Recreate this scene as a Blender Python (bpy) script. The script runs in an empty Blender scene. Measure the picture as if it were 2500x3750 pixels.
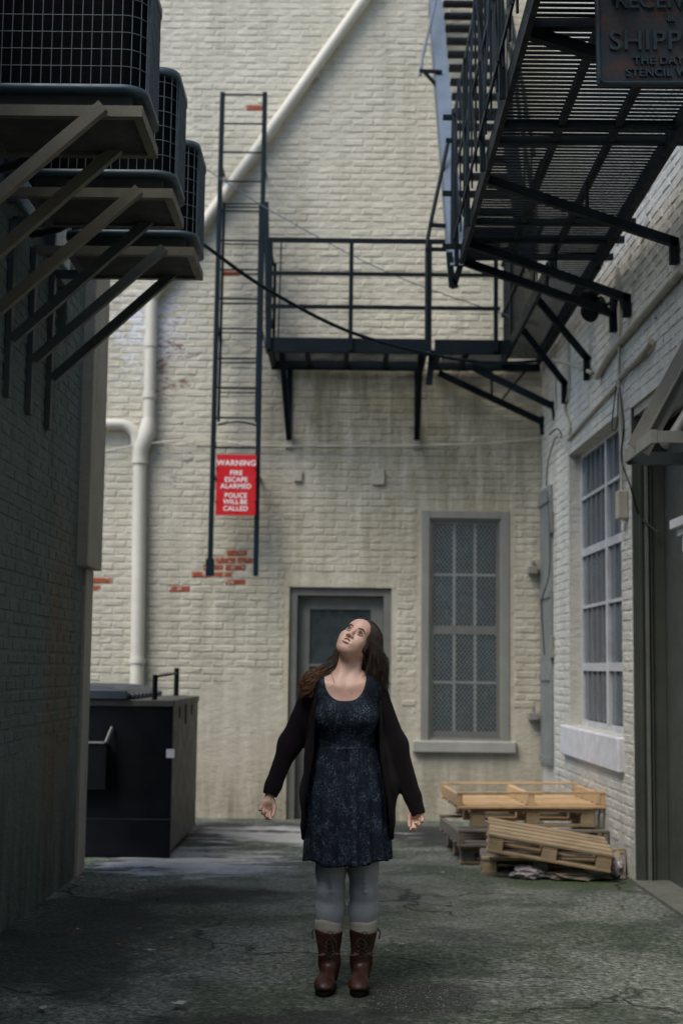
import bpy, bmesh, math, random
import numpy as np
from mathutils import Vector, Matrix
R = math.radians
S = bpy.context.scene
COL = S.collection
RND = random.Random(7)

# ------------------------------------------------------------------ camera
FPX, CAMH = 5208.0, 1.40                      # 50 mm lens on a 24 x 36 mm portrait frame
p_, y_, r_ = R(6.30), R(0.30), R(0.70)
FWD = Vector((-math.sin(y_)*math.cos(p_), math.cos(y_)*math.cos(p_), math.sin(p_)))
rt = Vector((math.cos(y_), math.sin(y_), 0)); upv = rt.cross(FWD)
CR = rt*math.cos(r_) + upv*math.sin(r_); CU = upv*math.cos(r_) - rt*math.sin(r_)
CC = Vector((0, 0, CAMH))
cd = bpy.data.cameras.new('camera'); cam = bpy.data.objects.new('camera', cd); COL.objects.link(cam)
m = Matrix.Identity(4)
for i in range(3):
    m[i][0], m[i][1], m[i][2], m[i][3] = CR[i], CU[i], -FWD[i], CC[i]
cam.matrix_world = m
cd.sensor_fit = 'HORIZONTAL'; cd.sensor_width = 24.0; cd.lens = 50.0
cd.clip_start = 0.05; cd.clip_end = 800
cd.dof.use_dof = True; cd.dof.focus_distance = 6.35; cd.dof.aperture_fstop = 2.2
S.camera = cam

# ------------------------------------------------------------------ light
SUN_EL, SUN_AZ = R(56), R(224)                # soft light over the low roof on the left
w = bpy.data.worlds.new('World'); S.world = w; w.use_nodes = True
nt = w.node_tree; nt.nodes.clear()
sky = nt.nodes.new('ShaderNodeTexSky'); sky.sky_type = 'NISHITA'; sky.sun_disc = False
sky.sun_elevation = SUN_EL; sky.sun_rotation = SUN_AZ; sky.air_density = 1.0; sky.dust_density = 0.8; sky.ozone_density = 2.0
bg = nt.nodes.new('ShaderNodeBackground'); bg.inputs['Strength'].default_value = 0.135
wo = nt.nodes.new('ShaderNodeOutputWorld')
nt.links.new(sky.outputs[0], bg.inputs[0]); nt.links.new(bg.outputs[0], wo.inputs[0])
ld = bpy.data.lights.new('sun', 'SUN'); ld.energy = 1.75; ld.angle = R(35); ld.color = (1.0, 0.92, 0.79)
sun = bpy.data.objects.new('sun', ld); COL.objects.link(sun)
sdir = Vector((math.sin(SUN_AZ)*math.cos(SUN_EL), math.cos(SUN_AZ)*math.cos(SUN_EL), math.sin(SUN_EL)))
sun.rotation_euler = sdir.to_track_quat('Z', 'Y').to_euler(); sun.location = (0, 0, 30)
S.view_settings.view_transform = 'Standard'; S.view_settings.look = 'None'
S.view_settings.gamma = 1.0; S.view_settings.exposure = 1.0; S.view_settings.use_curve_mapping = False

# ------------------------------------------------------------------ helpers
def at(px, py, X=None, Y=None, Z=None):
    """world point seen at photo pixel px,py on the plane X=, Y= or Z="""
    d = CR*((px-1250)/FPX) - CU*((py-1875)/FPX) + FWD
    t = X/d.x if X is not None else (Y/d.y if Y is not None else (Z-CAMH)/d.z)
    return CC + d*t

def to_px(p):
    d = Vector(p) - CC; f = d.dot(FWD)
    return 1250 + FPX*d.dot(CR)/f, 1875 - FPX*d.dot(CU)/f, f

class MB:
    def __init__(s): s.v = []; s.f = []; s.sm = []
    def add(s, vs, fs, smooth=False):
        o = len(s.v); s.v += [tuple(x) for x in vs]
        s.f += [tuple(i+o for i in f) for f in fs]; s.sm += [smooth]*len(fs); return s
    def box(s, lo, hi, bev=0.0):
        (a, b, c), (d, e, f) = lo, hi
        if bev <= 0:
            vs = [(x, y, z) for x in (a, d) for y in (b, e) for z in (c, f)]
            return s.add(vs, [(0,1,3,2),(4,6,7,5),(0,4,5,1),(2,3,7,6),(0,2,6,4),(1,5,7,3)])
        bm = bmesh.new(); bmesh.ops.create_cube(bm, size=1.0)
        for v in bm.verts: v.co = Vector(((a+d)/2+v.co.x*(d-a), (b+e)/2+v.co.y*(e-b), (c+f)/2+v.co.z*(f-c)))
        bmesh.ops.bevel(bm, geom=bm.edges[:], offset=bev, segments=1, affect='EDGES', profile=0.5)
        return s.from_bm(bm)
    def from_bm(s, bm, smooth=False):
        bm.verts.index_update()
        s.add([v.co.copy() for v in bm.verts], [[v.index for v in f.verts] for f in bm.faces], smooth); bm.free(); return s
    def beam(s, a, b, w, h, up=(0,0,1), bev=0.0):
        a = Vector(a); b = Vector(b); d = (b-a); L = d.length; d.normalize()
        up = Vector(up)
        if abs(d.dot(up)) > 0.98: up = Vector((0,1,0))
        sx = d.cross(up).normalized(); uz = sx.cross(d)
        t = MB().box((-w/2, 0, -h/2), (w/2, L, h/2), bev)
        return s.add([a + sx*v[0] + d*v[1] + uz*v[2] for v in t.v], t.f)
    def tube(s, path, r, n=8, caps=True):
        P = [Vector(p) for p in path]; k = len(P)
        rr = r if isinstance(r, (list, tuple)) else [r]*k
        prev = None; vs = []
        for i in range(k):
            d = (P[min(i+1, k-1)] - P[max(i-1, 0)]).normalized()
            if prev is None:
                u = Vector((0,0,1)) if abs(d.z) < 0.9 else Vector((1,0,0))
                u = (u - d*u.dot(d)).normalized()
            else:
                u = prev - d*prev.dot(d)
                u = u.normalized() if u.length > 1e-6 else d.orthogonal().normalized()
            prev = u; q = d.cross(u)
            for j in range(n):
                t = 2*math.pi*j/n; vs.append(P[i] + (u*math.cos(t) + q*math.sin(t))*rr[i])
        fs = [(i*n+j, i*n+(j+1)%n, (i+1)*n+(j+1)%n, (i+1)*n+j) for i in range(k-1) for j in range(n)]
        s.add(vs, fs, True)
        if caps: s.add(vs[:n], [tuple(reversed(range(n)))]); s.add(vs[-n:], [tuple(range(n))])
        return s
    def rings(s, rings, closed=True, cap=False, smooth=True):
        n = len(rings[0]); vs = [p for r in rings for p in r]; m_ = n if closed else n-1
        fs = [(i*n+j, i*n+(j+1) % n, (i+1)*n+(j+1) % n, (i+1)*n+j) for i in range(len(rings)-1) for j in range(m_)]
        s.add(vs, fs, smooth)
        if cap: s.add(rings[0], [tuple(reversed(range(n)))]); s.add(rings[-1], [tuple(range(n))])
        return s
    def mesh(s, name, off=(0,0,0)):
        me = bpy.data.meshes.new(name)
        ox, oy, oz = off
        me.from_pydata([(x-ox, y-oy, z-oz) for x, y, z in s.v], [], s.f)
        me.polygons.foreach_set('use_smooth', s.sm)
        me.update(); return me
    def build(s, name, mat, parent=None, local=False):
        off = (0,0,0)
        if parent is not None and not local: off = tuple(root_loc(parent))
        me = s.mesh(name, off); me.materials.append(mat)
        return put(name, me, parent)

def root_loc(o):
    while o.parent: o = o.parent
    return o.location
def put(name, me, parent=None, loc=None, rot=None):
    o = bpy.data.objects.new(name, me); COL.objects.link(o)
    if parent is not None: o.parent = parent
    if loc is not None: o.location = loc
    if rot is not None: o.rotation_euler = rot
    return o
def tag(o, label=None, cat=None, group=None, kind=None):
    if label: o['label'] = label
    if cat: o['category'] = cat
    if group: o['group'] = group
    if kind: o['kind'] = kind
    return o
def thing(name, label, cat, loc=(0,0,0), group=None, rot=None):
    o = put(name, None, None, loc, rot); return tag(o, label, cat, group)
def copy_tree(o, parent=None):
    c = o.copy(); COL.objects.link(c); c.parent = parent
    for ch in list(o.children): copy_tree(ch, c)
    return c
def text_mb(txt, size, depth=0.001, align='CENTER', bold=0.0, space=1.0, bevel=0.0):
    """lettering as a mesh, reading along +x, facing -y"""
    cu = bpy.data.curves.new('text', 'FONT'); cu.body = txt; cu.size = size; cu.align_x = align; cu.align_y = 'CENTER'
    cu.extrude = depth; cu.offset = bold; cu.space_character = space; cu.bevel_depth = bevel; cu.resolution_u = 4
    o = bpy.data.objects.new('text', cu); COL.objects.link(o)
    dg = bpy.context.evaluated_depsgraph_get(); me = bpy.data.meshes.new_from_object(o.evaluated_get(dg))
    mb = MB(); mb.add([(v.co.x, -v.co.z, v.co.y) for v in me.vertices], [tuple(p.vertices) for p in me.polygons])
    bpy.data.objects.remove(o); bpy.data.curves.remove(cu); bpy.data.meshes.remove(me)
    return mb
def move(mb, off):
    mb.v = [(x+off[0], y+off[1], z+off[2]) for x, y, z in mb.v]; return mb

# ------------------------------------------------------------------ materials
class NT:
    def __init__(s, name):
        s.m = bpy.data.materials.new(name); s.m.use_nodes = True; s.t = s.m.node_tree
        s.b = s.t.nodes['Principled BSDF']
    def n(s, typ, **kw):
        x = s.t.nodes.new(typ)
        for k, v in kw.items():
            if k.startswith('_'): setattr(x, k[1:], v)
            else:
                i = x.inputs[int(k[1:])] if k[0] == 'i' and k[1:].isdigit() else x.inputs[k.replace('__', ' ')]
                if isinstance(v, bpy.types.NodeSocket): s.t.links.new(v, i)
                else: i.default_value = v
        return x
    def pos(s): return s.n('ShaderNodeNewGeometry').outputs['Position']
    def obj(s): return s.n('ShaderNodeTexCoord').outputs['Object']
    def noise(s, vec, scale, detail=4, rough=0.6, dist=0.0):
        return s.n('ShaderNodeTexNoise', Vector=vec, Scale=scale, Detail=detail, Roughness=rough, Distortion=dist).outputs[0]
    def stretch(s, vec, sc):
        return s.n('ShaderNodeMapping', Vector=vec, Scale=sc).outputs[0]
    def ramp(s, fac, stops):
        r = s.n('ShaderNodeValToRGB', Fac=fac); e = r.color_ramp.elements
        while len(e) < len(stops): e.new(0.5)
        for i, (p, c) in enumerate(stops):
            e[i].position = p; e[i].color = (c, c, c, 1) if not hasattr(c, '__len__') else (*c, 1)
        return r.outputs[0]
    def mix(s, fac, a, b, mode='MIX'):
        x = s.n('ShaderNodeMix', _data_type='RGBA', _blend_type=mode)
        for k, v in ((0, fac), (6, a), (7, b)):
            if isinstance(v, bpy.types.NodeSocket): s.t.links.new(v, x.inputs[k])
            elif k == 0: x.inputs[0].default_value = v
            else: x.inputs[k].default_value = (*v, 1) if len(v) == 3 else v
        return x.outputs[2]
    def math(s, op, a, b=0.0, clamp=False):
        x = s.n('ShaderNodeMath', _operation=op, _use_clamp=clamp)
        for k, v in ((0, a), (1, b)):
            if isinstance(v, bpy.types.NodeSocket): s.t.links.new(v, x.inputs[k])
            else: x.inputs[k].default_value = v
        return x.outputs[0]
    def blob(s, vec, c, rad):
        """1 inside an ellipsoid at c, fading to 0 at its edge"""
        d = s.n('ShaderNodeVectorMath', _operation='SUBTRACT', i0=vec, i1=c).outputs[0]
        d = s.n('ShaderNodeVectorMath', _operation='DIVIDE', i0=d, i1=rad).outputs[0]
        L = s.n('ShaderNodeVectorMath', _operation='LENGTH', i0=d).outputs['Value']
        return s.math('SUBTRACT', 1.0, L, True)
    def bump(s, h, strength=0.3, dist=0.01):
        x = s.n('ShaderNodeBump', Height=h, Strength=strength, Distance=dist)
        s.t.links.new(x.outputs[0], s.b.inputs['Normal']); return x
    def out(s, col=None, rough=None, metal=None, **kw):
        for k, v in (('Base Color', col), ('Roughness', rough), ('Metallic', metal), *[(a.replace('__', ' '), b) for a, b in kw.items()]):
            if v is None: continue
            if isinstance(v, bpy.types.NodeSocket): s.t.links.new(v, s.b.inputs[k])
            elif hasattr(v, '__len__') and len(v) == 3 and k in ('Base Color',): s.b.inputs[k].default_value = (*v, 1)
            else: s.b.inputs[k].default_value = v
        return s.m

def simple(name, col, rough=0.5, metal=0.0, var=0.25, scale=8.0, bump=0.0, rust=0.0, spec=0.5):
    t = NT(name); P = t.pos()
    n = t.noise(P, scale, 5, 0.65)
    c = t.mix(t.ramp(n, [(0.3, 1-var), (0.7, 1+var*0.6)]), (0,0,0), (0,0,0))
    c = t.mix(1.0, col, t.ramp(n, [(0.3, 1-var), (0.7, min(1, 1.0))]), 'MULTIPLY')
    if rust > 0:
        rn = t.noise(P, 5.0, 8, 0.75)
        c = t.mix(t.math('MULTIPLY', t.ramp(rn, [(0.56, 0.0), (0.68, 1.0)]), rust), c, (0.10, 0.035, 0.012))
    if bump > 0: t.bump(t.noise(P, scale*9, 3), bump, 0.003)
    rr = t.ramp(t.noise(P, scale*2.3, 4), [(0.3, max(0.02, rough-0.1)), (0.7, min(1, rough+0.12))])
    return t.out(c, rr, metal, Specular__IOR__Level=spec)

def wall_paint(name, base, dirt, flakes=(), stain=0.5, chips=0.0, drips=()):
    """painted masonry: uneven coats, rain streaks, grime, flaked places (each with a shape of its own)"""
    t = NT(name); P = t.pos()
    big = t.noise(P, 0.7, 5, 0.6); mid = t.noise(P, 4.5, 6, 0.7); fine = t.noise(P, 38, 4, 0.7)
    c = t.mix(t.ramp(big, [(0.32, 0.0), (0.68, 1.0)]), base, tuple(x*0.86 for x in base))
    c = t.mix(t.math('MULTIPLY', t.ramp(mid, [(0.45, 0.0), (0.72, 1.0)]), 0.45), c, tuple(x*0.72*k for x, k in zip(base, (1, 0.98, 0.9))))
    rnd = t.n('ShaderNodeObjectInfo').outputs['Random']
    c = t.mix(t.math('MULTIPLY', rnd, 0.16), c, tuple(x*0.6 for x in base))
    streak = t.noise(t.stretch(P, (3.2, 3.2, 0.22)), 1.6, 6, 0.65)
    c = t.mix(t.math('MULTIPLY', t.ramp(streak, [(0.50, 0.0), (0.75, 1.0)]), stain), c, dirt)
    spot = t.noise(t.stretch(P, (1, 1, 1.6)), 9, 7, 0.75)
    c = t.mix(t.math('MULTIPLY', t.ramp(spot, [(0.60, 0.0), (0.70, 1.0)]), 0.35+chips), c, tuple(x*0.55 for x in dirt))
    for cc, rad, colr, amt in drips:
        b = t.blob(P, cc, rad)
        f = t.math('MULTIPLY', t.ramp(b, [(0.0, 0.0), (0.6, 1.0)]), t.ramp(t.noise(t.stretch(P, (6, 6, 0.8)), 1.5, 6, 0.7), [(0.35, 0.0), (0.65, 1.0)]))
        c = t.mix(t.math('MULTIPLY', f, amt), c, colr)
    for cc, rad, colr, amt in flakes:
        b = t.blob(P, cc, rad)
        nn = t.math('ADD', t.noise(t.stretch(P, (1, 1, 2.2)), 7, 7, 0.75), t.math('MULTIPLY', b, amt))
        c = t.mix(t.ramp(nn, [(0.70, 0.0), (0.76, 1.0)]), c, colr)
    h = t.math('ADD', t.math('MULTIPLY', mid, 0.7), t.math('MULTIPLY', fine, 0.5))
    lump = t.noise(t.stretch(P, (1, 1, 1.7)), 13, 3, 0.6)
    h = t.math('ADD', h, t.math('MULTIPLY', lump, 1.1))
    t.bump(h, 0.6, 0.014)
    return t.out(c, t.ramp(mid, [(0.3, 0.62), (0.7, 0.85)]), 0.0, Specular__IOR__Level=0.3)

CREAM = (0.575, 0.54, 0.44)
M = {}
M['back'] = wall_paint('back_wall_paint', CREAM, (0.26, 0.24, 0.17),
    flakes=[((-1.9, 13.5, 4.6), (0.8, 1.5, 1.1), (0.62, 0.62, 0.64), 0.30),
            ((-1.75, 13.5, 4.3), (0.75, 1.5, 1.3), (0.24, 0.17, 0.12), 0.20),
            ((-1.55, 13.5, 3.4), (0.6, 1.5, 0.9), (0.20, 0.19, 0.14), 0.18)],
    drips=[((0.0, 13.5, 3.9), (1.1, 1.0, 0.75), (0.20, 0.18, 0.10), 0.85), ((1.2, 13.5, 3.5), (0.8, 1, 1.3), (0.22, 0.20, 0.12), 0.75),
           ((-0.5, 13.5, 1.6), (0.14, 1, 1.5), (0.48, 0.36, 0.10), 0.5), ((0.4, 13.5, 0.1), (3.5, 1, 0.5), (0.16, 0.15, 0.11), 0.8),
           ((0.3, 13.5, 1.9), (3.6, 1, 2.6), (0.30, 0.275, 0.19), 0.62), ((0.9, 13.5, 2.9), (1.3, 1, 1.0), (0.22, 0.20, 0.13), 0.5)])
M['right'] = wall_paint('right_wall_paint', (0.60, 0.59, 0.535), (0.24, 0.235, 0.20), stain=0.5, chips=0.25,
    flakes=[((1.95, 9.0, 3.7), (1.5, 2.4, 0.9), (0.10, 0.10, 0.09), 0.12)],
    drips=[((1.9, 11.2, 0.2), (1, 3.0, 0.5), (0.2, 0.19, 0.15), 0.6)])
M['left'] = wall_paint('left_wall_shade_paint', (0.115, 0.155, 0.150), (0.034, 0.047, 0.046), stain=0.7, chips=0.2,  # shade on this wall is put into the dark green grey base
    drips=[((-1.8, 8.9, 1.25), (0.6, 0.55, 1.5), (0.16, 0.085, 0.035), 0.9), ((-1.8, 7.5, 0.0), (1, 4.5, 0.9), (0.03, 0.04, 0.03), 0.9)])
M['chase'] = wall_paint('corner_paint', (0.42, 0.40, 0.34), (0.2, 0.19, 0.15), stain=0.4)
M['far'] = simple('plain_masonry', (0.24, 0.22, 0.19), 0.8)

def bare_brick():
    t = NT('flaked_red_brick'); P = t.pos()
    n = t.noise(t.stretch(P, (1, 1, 1.8)), 19, 7, 0.75, 0.4)
    c = t.mix(t.noise(P, 25, 4), (0.20, 0.042, 0.018), (0.36, 0.085, 0.032))
    c = t.mix(t.ramp(n, [(0.55, 0.0), (0.61, 1.0)]), c, CREAM)
    t.bump(n, 0.6, 0.012)
    return t.out(c, 0.85)
M['redbrick'] = bare_brick()

M['iron'] = simple('fire_escape_paint', (0.0022, 0.0085, 0.0135), 0.55, 0.0, 0.4, 6, 0.2, 0.012, spec=0.14)
M['ladder'] = simple('ladder_blue_black_paint', (0.003, 0.014, 0.023), 0.5, 0.0, 0.3, 9, 0.15, 0.01, spec=0.18)
M['stringer'] = simple('stringer_grey_paint', (0.105, 0.145, 0.20), 0.45, 0.0, 0.3, 5, 0.2, 0.3)
M['acframe'] = simple('bracket_cream_paint', (0.115, 0.108, 0.078), 0.55, 0.0, 0.35, 7, 0.3, 0.35)
M['acframe_grey'] = simple('bracket_grey_paint', (0.050, 0.062, 0.065), 0.5, 0.0, 0.35, 7, 0.3, 0.1)
M['accase'] = simple('condenser_casing', (0.045, 0.080, 0.105), 0.45, 0.2, 0.2, 9)
M['acwire'] = simple('guard_wire', (0.14, 0.18, 0.205), 0.4, 0.4, 0.1, 9)
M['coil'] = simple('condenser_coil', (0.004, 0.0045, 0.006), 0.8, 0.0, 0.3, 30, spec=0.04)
M['slab'] = simple('weathered_ply', (0.06, 0.066, 0.058), 0.8, 0.0, 0.6, 4, 0.4)
M['hose'] = simple('black_rubber', (0.012, 0.012, 0.013), 0.5)
M['skyglass'] = simple('sky_reflection_blue', (0.16, 0.26, 0.36), 0.25, 0.0, 0.15, 3)
M['dump'] = simple('dumpster_black_paint', (0.004, 0.0055, 0.008), 0.55, 0.0, 0.4, 4, 0.1, 0.01, spec=0.15)
M['dumpside'] = simple('dumpster_pale_side', (0.085, 0.083, 0.072), 0.55, 0.0, 0.5, 3, 0.2, 0.3)  # end panel and top rim, paler than the black body
M['lid'] = simple('dumpster_lid_plastic', (0.035, 0.045, 0.06), 0.4, 0.0, 0.2, 6)
M['white'] = simple('white_paint', (0.72, 0.73, 0.74), 0.5, 0.0, 0.2, 6, 0.2)
M['sillwhite'] = simple('whitewashed_stone', (0.66, 0.67, 0.70), 0.75, 0.0, 0.28, 7, 0.6)
M['pipe'] = simple('drain_pipe_paint', (0.62, 0.59, 0.50), 0.5, 0.0, 0.18, 4, 0.1)
M['conduit'] = simple('conduit_paint', (0.40, 0.38, 0.31), 0.55, 0.0, 0.25, 6)
M['signred'] = simple('sign_red', (0.55, 0.012, 0.018), 0.35, 0.0, 0.08, 3)
M['signwhite'] = simple('sign_white', (0.80, 0.78, 0.76), 0.4, 0.0, 0.05, 3)
M['greytrim'] = simple('grey_trim_paint', (0.235, 0.235, 0.21), 0.5, 0.0, 0.2, 5, 0.15)
M['dullwhite'] = simple('chalky_window_paint', (0.54, 0.55, 0.56), 0.65, 0.0, 0.35, 6, 0.2)
M['palebar'] = simple('pale_glazing_bar', (0.42, 0.43, 0.42), 0.5, 0.0, 0.2, 5)
M['canopy_sill'] = simple('sill_grey_paint', (0.36, 0.36, 0.33), 0.6, 0.0, 0.25, 5, 0.3)
M['doorgrey'] = simple('door_grey_green_paint', (0.16, 0.165, 0.145), 0.5, 0.0, 0.25, 5)
M['darkrecess'] = simple('recess_dark_paint', (0.070, 0.078, 0.066), 0.5, 0.0, 0.3, 4)
M['shutter'] = simple('iron_shutter_paint', (0.22, 0.235, 0.24), 0.5, 0.0, 0.25, 4, 0.2, 0.35)
M['canopy'] = simple('canopy_grey_paint', (0.26, 0.26, 0.235), 0.45, 0.0, 0.2, 6, 0.15, 0.35)
M['mesh'] = simple('mesh_wire', (0.30, 0.325, 0.325), 0.5, 0.3, 0.2, 6)
M['bar'] = simple('window_bar', (0.24, 0.225, 0.23), 0.5, 0.2, 0.2, 6)
M['pebble'] = simple('grit', (0.24, 0.235, 0.205), 0.85, 0.0, 0.6, 40)
M['leaf'] = simple('dead_leaf', (0.30, 0.11, 0.025), 0.7, 0.0, 0.4, 60)
M['paper'] = simple('scrap_paper', (0.40, 0.385, 0.34), 0.8, 0.0, 0.2, 30)
M['plastic'] = simple('grubby_plastic_sheet', (0.38, 0.34, 0.36), 0.35, 0.0, 0.4, 12)

def glass(name, col, rough=0.08):
    t = NT(name); P = t.pos()
    n = t.noise(P, 3.0, 4)
    c = t.mix(n, tuple(x*0.5 for x in col), tuple(x*1.6 for x in col))
    return t.out(c, t.ramp(t.noise(P, 6, 5), [(0.35, rough), (0.7, rough+0.25)]), 0.0, Specular__IOR__Level=0.6)
M['glass_back'] = glass('dark_window_glass', (0.020, 0.047, 0.057), 0.10)
M['glass_right'] = glass('sky_bright_window_glass', (0.085, 0.118, 0.145), 0.08)  # reflected daylight put into a brighter pane colour
M['glass_door'] = glass('door_glass', (0.035, 0.045, 0.045), 0.2)

def wood(name, a, b):
    t = NT(name); P = t.pos()
    g = t.noise(t.stretch(P, (3, 24, 24)), 2.2, 6, 0.65, 0.6)
    rnd = t.n('ShaderNodeObjectInfo').outputs['Random']
    c = t.mix(t.ramp(g, [(0.3, 0.0), (0.7, 1.0)]), a, b)
    c = t.mix(t.math('MULTIPLY', rnd, 0.45), c, tuple(x*0.55 for x in a))
    c = t.mix(t.math('MULTIPLY', t.ramp(t.noise(P, 6, 5), [(0.5, 0.0), (0.72, 1.0)]), 0.5), c, tuple(x*0.35 for x in a))
    t.bump(g, 0.3, 0.004)
    return t.out(c, 0.75)
M['wood_new'] = wood('pallet_new_pine', (0.58, 0.36, 0.175), (0.74, 0.55, 0.33))
M['wood_mid'] = wood('pallet_pine', (0.31, 0.225, 0.13), (0.47, 0.365, 0.235))
M['wood_old'] = wood('pallet_weathered', (0.15, 0.13, 0.11), (0.27, 0.24, 0.20))

def cast_sign():
    t = NT('cast_iron_sign'); P = t.pos()
    n = t.noise(P, 7, 7, 0.7)
    c = t.mix(t.ramp(n, [(0.48, 0.0), (0.62, 1.0)]), (0.018, 0.030, 0.042), (0.085, 0.032, 0.024))
    t.bump(t.noise(P, 60, 4), 0.3, 0.003)
    return t.out(c, 0.5)
M['castsign'] = cast_sign()
M['castletter'] = simple('raised_letter_blue', (0.030, 0.060, 0.085), 0.4, 0.0, 0.4, 12, 0.2, 0.4)

def asphalt():
    t = NT('worn_asphalt'); P = t.pos()
    P2 = t.stretch(P, (1, 1, 0))
    big = t.noise(P2, 0.55, 5, 0.6, 0.4); mid = t.noise(P2, 2.6, 7, 0.7, 0.3); fine = t.noise(P2, 30, 6, 0.82)
    grit = t.n('ShaderNodeTexVoronoi', Vector=P2, Scale=48.0)
    c = t.mix(t.ramp(fine, [(0.40, 0.0), (0.60, 1.0)]), (0.030, 0.039, 0.036), (0.255, 0.28, 0.24))
    c = t.mix(t.ramp(grit.outputs['Color'], [(0.72, 0.0), (0.9, 0.75)]), c, (0.38, 0.37, 0.32))
    c = t.mix(t.math('MULTIPLY', t.ramp(t.noise(P2, 1.5, 8, 0.72, 0.4), [(0.48, 0.0), (0.60, 1.0)]), 0.62), c, (0.028, 0.034, 0.033))
    # paler middle stretch
    mid_c = t.blob(P, (0.15, 9.3, 0), (1.9, 2.6, 9))
    c = t.mix(t.math('MULTIPLY', t.ramp(t.math('ADD', mid_c, t.math('MULTIPLY', t.math('SUBTRACT', mid, 0.5), 0.9)), [(0.25, 0.0), (0.6, 1.0)]), 0.45), c, (0.20, 0.21, 0.175))
    # moss
    mo = t.noise(P2, 1.15, 6, 0.68, 0.5)
    c = t.mix(t.math('MULTIPLY', t.ramp(mo, [(0.44, 0.0), (0.58, 1.0)]), t.ramp(fine, [(0.42, 0.95), (0.64, 0.25)])), c, (0.030, 0.050, 0.022))
    me = t.blob(P, (1.5, 9.75, 0), (0.8, 0.5, 5))
    c = t.mix(t.math('MULTIPLY', t.ramp(t.math('ADD', me, t.math('MULTIPLY', t.math('SUBTRACT', mid, 0.5), 0.8)), [(0.2, 0.0), (0.55, 1.0)]), 0.7), c, (0.055, 0.085, 0.035))
    # darker patches, one of them along the left wall
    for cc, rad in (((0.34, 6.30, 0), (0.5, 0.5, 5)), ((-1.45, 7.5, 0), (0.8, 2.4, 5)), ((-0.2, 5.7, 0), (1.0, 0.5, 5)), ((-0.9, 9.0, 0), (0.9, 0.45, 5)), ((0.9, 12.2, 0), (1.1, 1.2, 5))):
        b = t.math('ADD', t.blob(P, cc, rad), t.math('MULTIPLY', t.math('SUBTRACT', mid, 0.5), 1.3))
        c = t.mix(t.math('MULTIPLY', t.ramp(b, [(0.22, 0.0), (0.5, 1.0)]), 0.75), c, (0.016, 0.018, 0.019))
    # gutter by the back wall, then pale residue streaks round the dumpster
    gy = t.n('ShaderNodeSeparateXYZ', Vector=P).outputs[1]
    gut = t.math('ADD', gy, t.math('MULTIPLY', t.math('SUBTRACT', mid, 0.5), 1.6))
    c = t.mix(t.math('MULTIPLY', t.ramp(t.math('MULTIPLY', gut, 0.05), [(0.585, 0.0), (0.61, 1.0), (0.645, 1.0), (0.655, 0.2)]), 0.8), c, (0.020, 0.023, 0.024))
    sal = t.noise(t.stretch(P2, (0.8, 2.6, 1)), 2.3, 7, 0.72, 0.6)
    reg = t.math('MAXIMUM', t.blob(P, (-1.15, 10.5, 0), (1.05, 1.15, 5)), t.blob(P, (-0.45, 12.2, 0), (1.3, 1.0, 5)))
    sf = t.ramp(t.math('ADD', sal, t.math('MULTIPLY', reg, 0.28)), [(0.585, 0.0), (0.67, 1.0)])
    sf = t.math('MULTIPLY', sf, t.ramp(reg, [(0.02, 0.0), (0.25, 1.0)]))
    c = t.mix(t.math('MULTIPLY', sf, 0.8), c, (0.47, 0.475, 0.49))
    # cracks
    vd = t.n('ShaderNodeVectorMath', _operation='ADD', i0=P2, i1=t.n('ShaderNodeVectorMath', _operation='SCALE', i0=t.n('ShaderNodeTexNoise', Vector=P2, Scale=2.5, Detail=5.0).outputs[1], Scale=0.55).outputs[0]).outputs[0]
    cr = t.n('ShaderNodeTexVoronoi', _feature='DISTANCE_TO_EDGE', Vector=vd, Scale=0.55).outputs['Distance']
    crack = t.math('MULTIPLY', t.ramp(cr, [(0.0, 0.85), (0.011, 0.0)]), t.ramp(t.noise(P2, 0.9, 4), [(0.46, 0.0), (0.58, 1.0)]))
    c = t.mix(crack, c, (0.012, 0.014, 0.011))
    wet = t.ramp(t.math('ADD', t.noise(P2, 1.7, 6, 0.7), t.math('MULTIPLY', reg, 0.3)), [(0.62, 0.0), (0.72, 1.0)])
    h = t.math('ADD', t.math('MULTIPLY', fine, 0.6), t.math('SUBTRACT', t.math('MULTIPLY', mid, 0.6), t.math('MULTIPLY', crack, 1.2)))
    h = t.math('ADD', h, t.math('MULTIPLY', grit.outputs['Distance'], -0.5))
    t.bump(h, 1.0, 0.016)
    return t.out(c, t.mix(wet, (0.85, 0.85, 0.85), (0.35, 0.35, 0.35)), 0.0, Specular__IOR__Level=0.35)
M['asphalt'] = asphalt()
M['apron'] = wall_paint('apron_concrete', (0.16, 0.165, 0.135), (0.05, 0.075, 0.03), stain=0.6, chips=0.2)

def fabric(name, col, col2, scale=220, rough=0.9, bump=0.4, sheen=0.0):
    t = NT(name); P = t.obj()
    wv = t.n('ShaderNodeTexWave', Vector=P, Scale=scale, Distortion=2.0, Detail=2.0, _bands_direction='Z').outputs[1]
    n = t.noise(P, 90, 4); b = t.noise(P, 9, 4)
    c = t.mix(t.math('MULTIPLY', n, t.ramp(b, [(0.3, 0.5), (0.7, 1.2)])), col, col2)
    t.bump(t.math('ADD', wv, n), bump, 0.003)
    return t.out(c, rough, 0.0, Sheen__Weight=sheen, Specular__IOR__Level=0.2)
M['knit'] = fabric('burgundy_knit', (0.0042, 0.0026, 0.0042), (0.011, 0.0065, 0.0105), 150, 0.95, 0.6, 0.06)
M['legging'] = fabric('grey_legging_jersey', (0.25, 0.275, 0.32), (0.38, 0.405, 0.455), 320, 0.85, 0.25, 0.1)
M['sock'] = fabric('oatmeal_sock_knit', (0.30, 0.285, 0.25), (0.46, 0.44, 0.40), 200, 0.9, 0.5, 0.1)

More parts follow.
